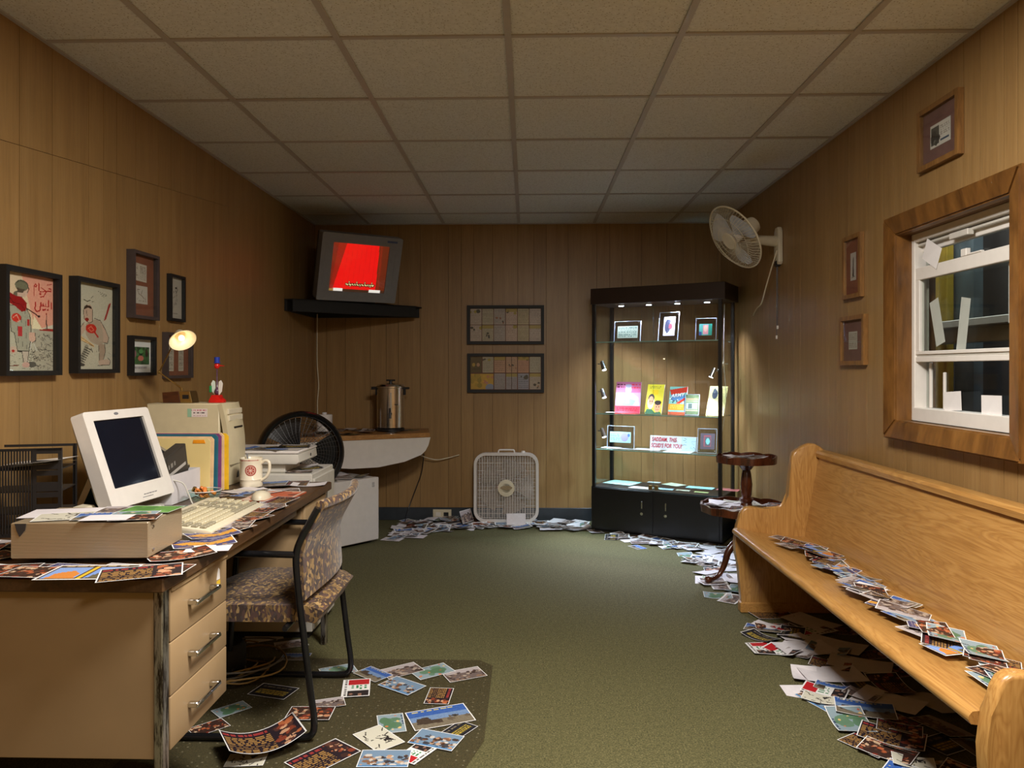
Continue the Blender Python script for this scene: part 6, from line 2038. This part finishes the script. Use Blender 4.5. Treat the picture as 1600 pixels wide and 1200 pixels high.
UB = [(1.12, 3.62), (1.52, 3.70), (1.52, 1.75), (1.12, 1.75), (1.08, 2.2), (1.06, 2.9), (.98, 3.3), (1.05, 3.5)]
scatter(UB, 38, ['text', 'text', 'sky', 'food', 'white', 'white', 'sepia', 'night', 'map', 'group', 'flag'], .002, lambda x, y: ('deep under the pew' if x > 1.3 else 'at the drift edge under the pew') + (', far end' if y > 3.1 else ', middle' if y > 2.4 else ', near end'), G2, (.15, .17, .19), 5)
for a in [
    ('text', (1176, 962), (1232, 958), 'black food postcard nearest the foot of the far pew end', .17),
    ('food', (1178, 978), (1236, 982), 'orange food postcard below a white card by the pew foot', .17),
    ('white', (1182, 974), (1214, 982), 'small white card on top of the food postcards by the pew foot', .1),
    ('flag', (1213, 984), (1240, 980), 'striped red postcard beside the small white card near the pew foot', .1),
    ('white', (1226, 998), (1252, 996), 'little white square card between the pew foot and the large blank cards', .1),
    ('white', (1235, 962), (1302, 984), 'blank white card lying in the shade just in front of the far pew end', .2),
    ('sepia', (1232, 1018), (1262, 1026), 'brown card edge under the second blank white card', .1),
    ('white', (1214, 1017), (1300, 1012), 'long blank white card pointing furthest left, second under the pew', .2),
    ('white', (1262, 1000), (1350, 1020), 'blank white card in the pew shade beside the second blank card', .2),
    ('text', (1266, 1034), (1330, 1046), 'black food postcard wedged between two blank white cards', .2),
    ('white', (1290, 1030), (1400, 1050), 'wide blank white card in the pew shade above the blue postcards', .2),
    ('white', (1252, 1054), (1345, 1055), 'blank white card lit in front of the pew, above the blue postcards', .2),
    ('sky', (1274, 1071), (1325, 1082), 'small blue postcard between the blank card and the striped one', .15),
    ('flag', (1256, 1075), (1322, 1090), 'striped postcard lit in front of the pew beside blue postcards', .18),
    ('cartoon', (1262, 1090), (1300, 1098), 'black and white cartoon card just left of the large blue postcard', .12),
    ('sepia', (1322, 1080), (1372, 1096), 'grey-brown postcard above the large blue one under the pew', .2),
    ('white', (1344, 1083), (1440, 1112), 'blank white card reaching into deep shade above the large blue postcard', .2),
    ('sky', (1302, 1104), (1402, 1118), 'large blue building postcard lit in front of the pew', .2),
    ('text', (1372, 1136), (1440, 1150), 'black written postcard behind the lowest two in front of the pew', .2),
    ('text', (1340, 1142), (1450, 1168), 'large black and orange postcard, second lowest in front of the pew', .2),
    ('food', (1348, 1166), (1428, 1192), 'large dish-filled postcard lowest in front of the pew', .2),
    ('cartoon', (1405, 1192), (1450, 1200), 'sketchy white card at the bottom right edge of the drift', .2)]:
    card_px(a[0], a[1], a[2], a[3], .003, 1, sum(map(ord, a[3])) % 3, G2)
# -- on the pew seat: a strip along the crease
G3 = 'postcards along the pew seat'
def zseat(x, y): return .432 - (x - 1.07) / (1.40 - 1.07) * .041 + .003
for k in range(46):
    y = 1.86 + k * .0395 + rc.uniform(-.02, .02)
    x = 1.27 + rc.uniform(-.045, .045) - .0 * k
    kd = rc.choice(['text', 'text', 'sepia', 'food', 'sky', 'map', 'group', 'houses', 'orange', 'text'])
    if k == 24: kd = 'white'
    if k in (4,): kd = 'text'
    if k == 9: kd = 'map'
    lab = {24: 'single blank white card in the strip of postcards on the pew seat', 4: 'black food postcard leaning at the near end of the pew seat strip', 9: 'light blue and green map card on the near half of the pew seat'}.get(k)
    if kd == 'white' and not lab: kd = 'sky'
    card(kd, x, y, zseat(x, y) + .001, rc.uniform(20, 150), rc.choice([.14, .15, .16]), rc.choice([0, 1, 2]), rc.randint(0, 2), 'in the pew seat strip', G3, lab, slope=7)
# -- along the back wall
G4 = 'postcards drifted along the back wall'
BWP = [(-.98, 5.42), (-.80, 5.50), (-.62, 5.72), (-.42, 5.80), (-.2, 5.84), (.0, 5.82), (.20, 5.76), (.46, 5.80), (.46, 6.02), (.20, 6.06), (-.75, 6.06), (-.98, 5.8)]
def zdrift(x, y): return .003 + max(0, (y - 5.75)) * .09 * (0 if -.46 < x < .14 else 1)
scatter(BWP, 50, ['sky', 'white', 'white', 'sepia', 'text', 'white', 'group', 'food', 'sepia', 'sky', 'map'], zdrift, lambda x, y: ('beside the white fridge' if x < -.7 else 'below the wall socket' if x < -.5 else 'by the box fan' if x < .12 else 'beside the glass cabinet') + (', against the wall' if y > 5.92 else ', front of drift'), G4, (.15, .17), 8, 7)
o = card('white', -.085, 5.865, .004, 2, .15, 0, 1, '', G4, 'blank pale card standing against the foot of the box fan'); o.rotation_euler = (math.radians(78), 0, math.radians(2)); o.location = (-.085, 5.900, .053)
o = card('sepia', -.47, 5.95, .004, 50, .15, 0, 1, '', G4, 'brown postcard leaning on the left side of the box fan'); o.rotation_euler = (math.radians(70), 0, math.radians(60)); o.location = (-.475, 5.93, .075)
card_px('sky', (988, 852), (1004, 858), 'single light blue card alone on the carpet before the glass cabinet', .002, 0, 1, G4)
# -- in front of the glass cabinet and round the table foot
G5 = 'postcards around the tripod table'
P = [on_z(*p, 0) for p in ((925, 830), (1128, 853), (1150, 868), (1150, 938), (1118, 936), (1088, 892), (1076, 874), (1050, 858), (960, 843))]
P = [(p.x, p.y) for p in P] 
scatter(P, 26, ['white', 'sky', 'sepia', 'text', 'sepia', 'map', 'white', 'night'], .002, lambda x, y: 'in front of the glass cabinet' if y > 5.0 else 'beside the tripod table foot', G5, (.14, .15), 9, 4)
card_px('green', (1098, 903), (1140, 906), 'green card lying just under the foot of the tripod table', .004, 0, 0, G5)
# -- trays of the tiered table
G6 = 'postcards in the trays of the tiered table'
TX, TY = 1.285, 4.46
for n_, r0, z_, wh in ((19, .20, .424, 'heaped in the lower table tray'), (8, .10, .710, 'lying in the upper table tray')):
    for k in range(n_):
        a = rc.uniform(0, 6.28); q = r0 * (rc.uniform(.45, 1) if n_ > 10 else rc.uniform(.2, .9))
        card(rc.choice(['sepia', 'white', 'cartoon', 'sepia', 'white', 'text']), TX + q * math.cos(a), TY + q * math.sin(a), z_, rc.uniform(0, 180), .13, rc.choice([1, 2]), rc.randint(0, 2), wh, G6, tilt=(rc.uniform(-4, 4), rc.uniform(-4, 4)))
# -- desk top
G7 = 'postcards spread over the desk top'
dk = ['text', 'food', 'sepia', 'group', 'sky', 'map', 'houses', 'food', 'orange']
def on_desk(kind, x, y, rz, label, w=.15, sh=0, var=0):
    return card(kind, x, y, DZ + .0012, rz, w, sh, var, '', G7, label)
for k, (kind, x, rz, lab) in enumerate([('text', -1.60, -8, 'black written postcard at the extreme left of the near desk edge'), ('group', -1.47, 20, 'people postcard between the first cards of the near desk edge'), ('flag', -1.37, -12, 'striped card under the orange one on the near desk edge'), ('text', -1.27, 6, 'black written card under the metal box at the near desk edge'), ('orange', -1.16, -8, 'yellow-on-blue card under the two-house card on the near edge'), ('sepia', -1.02, -10, 'brown card under the written card at the near desk corner'), ('food', -.93, 1.0, 'orange dish card at the near corner below the metal box')]):
    on_desk(kind, x, 1.885, rz, lab, .15, 0, k % 3)
# row hanging over the near edge
for k, (kind, x, rz, lab, w) in enumerate([
    ('white', -1.52, 6, 'pale green-ruled card at the far left of the near desk edge', .15),
    ('night', -1.42, -6, 'dark card with red picture second along the near desk edge', .14),
    ('food', -1.325, 12, 'orange dish postcard third along the near desk edge', .17),
    ('food', -1.22, -4, 'red dish postcard showing between the fronts of the metal box and desk edge', .15),
    ('houses', -1.085, 4, 'postcard of two houses split by yellow, hanging over the near desk edge', .205),
    ('text', -.955, 24, 'black written postcard bending over the near corner of the desk', .19)]):
    o = card(kind, x, 1.862 - (.016 if k > 2 else 0), DZ + .0050, rz, w, 0, k % 3, '', G7, lab)
o = on_desk('food', -.945, 2.03, 38, 'pink-orange dish postcard on the desk beside the metal box', .17, 1, 2)
on_desk('orange', -.935, 2.16, 30, 'yellow-orange postcard at the front edge, next to the metal box', .17, 1, 0)
on_desk('white', -.895, 2.10, 12, 'blank card edge overhanging the desk just above the drawers', .12, 0, 1)
on_desk('orange', -.955, 2.27, 40, 'blue and yellow postcard between metal box and keyboard', .15, 1, 1)
for k in range(7):
    on_desk(['food', 'sepia', 'food', 'text', 'food', 'sepia', 'text'][k], -.935 - .005 * (k % 2), 2.36 + k * .082, [70, 100, 64, 92, 75, 110, 84][k], DES[['food', 'sepia', 'food', 'text', 'food', 'sepia', 'text'][k]][1] + ' ' + ['first', 'second', 'third', 'fourth', 'fifth', 'sixth', 'last'][k] + ' along the front edge beside the keyboard', .14, 0, k % 3)
for k, (kind, x, y, rz, lab) in enumerate([
    ('sepia', -1.03, 3.14, 20, 'grey-brown postcard between the mug and the desk end'), ('white', -.96, 3.30, 8, 'white written sheet at the far front corner of the desk'),
    ('sepia', -1.10, 3.26, -10, 'brown postcard right of the mug'), ('sky', -1.12, 3.34, 30, 'blue postcard against the grey cabinet behind the mug'),
    ('white', -1.20, 3.12, 60, 'white card under the mug'), ('sky', -1.13, 3.06, 80, 'bluish postcard in front of the mug'), ('sepia', -1.25, 3.02, 40, 'brown postcard between folders and mouse'),
    ('white', -1.08, 3.10, -30, 'crumpled-looking white card between mug and mouse pad'), ('map', -1.27, 2.74, 30, 'green map postcard under the cable behind the keyboard'), ('cartoon', -1.24, 2.70, 70, 'pale cartoon card under the cable behind the keyboard'),
    ('green', -1.25, 2.62, 100, 'green postcard between monitor and keyboard'), ('sepia', -1.30, 2.42, 80, 'brown postcard in front of the monitor base'), ('text', -1.02, 3.33, 100, 'black written postcard near the far end of the desk'),
    ('white', -1.62, 2.02, 20, 'white and pink card left of the metal box'), ('text', -1.52, 2.06, 100, 'dark written postcard left of the metal box, near the trays'), ('food', -1.45, 1.98, 60, 'red postcard touching the left side of the metal box'),
    ('sepia', -1.46, 2.16, 20, 'brown postcard in front of the letter trays')]):
    on_desk(kind, x, y, rz, lab, .15, k % 3, k % 3)
# prints lying on the metal box
G8 = 'prints lying on the metal box'
zb = DZ + .014 + .0955
for k, (kind, x, y, rz, lab, w) in enumerate([
    ('white', -1.29, 2.08, 12, 'white print with pale lines at the left of the metal box top', .2), ('cartoon', -1.245, 2.03, 20, 'pale sheet with dark scribbles on the left of the metal box', .17),
    ('sepia', -1.14, 2.13, 8, 'pinkish-brown print at the back of the metal box top', .15), ('sky', -1.15, 2.03, 16, 'white-edged grey-blue print in the middle of the metal box top', .15),
    ('green', -1.07, 2.125, -2, 'green print at the back right of the metal box top', .15), ('map', -1.08, 2.05, 10, 'teal print in front of the green one on the metal box', .12), ('food', -1.05, 2.00, 14, 'brown and red print at the front right of the metal box top', .12), ('white', -1.12, 1.99, 8, 'blank white edge of paper at the front of the metal box top', .12)]):
    o = card(kind, x, y, zb, rz, w, 0, k % 3, '', G8, lab)
# -- scanner, grey cabinet, fridge, counter
for k, (kind, x, y, rz, lab) in enumerate([
    ('sepia', -1.40, 3.55, 10, 'dark postcard at the left of the scanner lid'), ('sky', -1.32, 3.52, 50, 'blue and white postcard in the middle of the scanner lid'), ('night', -1.23, 3.58, 20, 'black postcard on the scanner lid right of the blue one'),
    ('sky', -1.20, 3.50, -20, 'blue postcard at the front of the scanner lid'), ('night', -1.12, 3.62, 10, 'dark postcard at the right end of the scanner lid'), ('sepia', -1.45, 3.63, 70, 'brown postcard at the back left of the scanner lid')]):
    card(kind, x, y, .8565, rz, .15, k % 3, k % 3, '', 'postcards on the scanner', lab)
card('night', -1.05, 3.62, .753, 40, .12, 1, 0, '', 'postcards on the grey cabinet', 'dark gold postcard on the grey cabinet right of the scanner')
card('sepia', -1.06, 3.50, .753, 10, .12, 1, 1, '', 'postcards on the grey cabinet', 'grey postcard on the near edge of the grey cabinet')
card('white', -1.10, 3.72, .753, 10, .12, 1, 1, '', 'postcards on the grey cabinet', 'white card at the back of the grey cabinet')
CP = [(-1.60, 5.42), (-1.28, 5.50), (-.85, 5.80), (-.90, 5.98), (-1.55, 6.04)]
scatter(CP, 14, ['sepia', 'sepia', 'night', 'text', 'white', 'sepia'], CZ + .002, 'on the wooden corner counter', 'postcards on the corner counter', (.13, .15), 12, 5)
u1 = Vector((math.cos(math.radians(fz)), math.sin(math.radians(fz)), 0)); v1 = Vector((-u1.y, u1.x, 0))
for k in range(7):
    p = FA + u1 * (.08 + .045 * k + rc.uniform(-.01, .01)) + v1 * (.10 + .08 * (k % 3))
    card(rc.choice(['sepia', 'night', 'text', 'white']), p.x, p.y, .468, rc.uniform(0, 180), .13, 2, k % 3, 'on top of the small white fridge', 'postcards on the fridge', tilt=(rc.uniform(-3, 3), rc.uniform(-3, 3)))

# the rest of the drifts, beyond the cards built one by one
def drift(name, label, P, n, kinds, zf, seed):
    r_ = random.Random(seed)
    bm = B()
    low = {}
    for kd in set(kinds):
        cv = DES[kd][0](150 + len(kd)); st = 4 if cv.w > 20 else 1
        lo = Cv(cv.a[::st, ::st].shape[1], cv.a[::st, ::st].shape[0]); lo.a = cv.a[::st, ::st].copy(); lo.border(.09)
        if kd == 'white': lo.a[:] = cv.a[:lo.h, :lo.w]
        low[kd] = print_mesh('drift_piece', lo, flat(.15, .10, 0, .004, .004), PRINT)
    k = 0
    xs = [p[0] for p in P]; ys = [p[1] for p in P]
    while k < n:
        x, y = r_.uniform(min(xs), max(xs)), r_.uniform(min(ys), max(ys))
        if not poly_in(P, x, y): continue
        tmp = B(); tmp.from_mesh(low[r_.choice(kinds)])
        z = settle(x, y, zf(x, y), .12, .0006)
        tmp.transform(T(x, y, z) @ RZ(r_.uniform(0, 180)) @ RX(r_.uniform(-5, 5)) @ RY(r_.uniform(-5, 5)))
        m_ = bpy.data.meshes.new('t'); tmp.to_mesh(m_); tmp.free(); bm.from_mesh(m_); bpy.data.meshes.remove(m_)
        k += 1
    me = bpy.data.meshes.new(name); bm.to_mesh(me); bm.free(); me.materials.append(PRINT)
    o = link(name, me); o['kind'] = 'stuff'; tag(o, label, 'postcards')
drift('postcard_drift', 'thick mixed layer of small postcards littering the foot of the back wall', [(-.98, 5.45), (-.80, 5.52), (-.60, 5.74), (-.2, 5.82), (.46, 5.80), (.46, 6.06), (-.98, 6.06)], 85, ['white', 'sky', 'sepia', 'text', 'white', 'group', 'food'], lambda x, y: .002 + max(0, (y - 5.8)) * .05, 77)
drift('postcard_drift', 'mixed layer of postcards between glass cabinet front and tripod table foot', P, 40, ['white', 'sky', 'sepia', 'white', 'sepia', 'text'], lambda x, y: .002, 78)

# papers held at the window
def win_paper(lab, y, z, w, h, rot, x, th=.0008):
    b = B(); box(b, (-.0004, -w / 2, -h / 2), (.0004, w / 2, h / 2)); o = obj('taped_paper', b, PAPER); o.location = (x, y, z); o.rotation_euler = (math.radians(rot), 0, 0); tag(o, lab, 'paper', 'papers stuck in the window')
win_paper('white paper stuck askew in the upper left corner of the window', 3.03, 1.69, .12, .085, 28, FX + .0005)
win_paper('tall white paper at the upper right edge of the window', 2.50, 1.70, .06, .10, 4, FX + .033)
win_paper('left slanting paper strip on the middle window pane', 3.045, 1.42, .065, .185, -16, FX + .030)
win_paper('right slanting paper strip on the middle window pane', 2.865, 1.40, .06, .20, 10, FX + .030)
win_paper('tall pale paper at the right of the middle window pane', 2.55, 1.49, .10, .20, 0, FX + .030)
win_paper('left white card propped on the window sill', 2.905, 1.112, .115, .072, -4, FX + .012)
win_paper('right white card propped on the window sill', 2.665, 1.108, .115, .068, -1, FX + .012)
# give look-alikes in one place their order from the left of the view
ORD = ['leftmost', 'second', 'third', 'fourth', 'fifth', 'sixth', 'seventh', 'eighth', 'ninth', 'tenth', 'eleventh', 'twelfth', 'thirteenth', 'fourteenth']
byl = {}
for o in bpy.data.objects:
    if o.get('category') == 'postcard':
        byl.setdefault(o['label'], []).append(o)
for lab, os_ in byl.items():
    if len(os_) > 1:
        os_.sort(key=lambda o: o.location.x / o.location.y)
        for k, o in enumerate(os_):
            o['label'] = lab + (', leftmost' if k == 0 else ', ' + ORD[min(k, 13)] + ' from left')
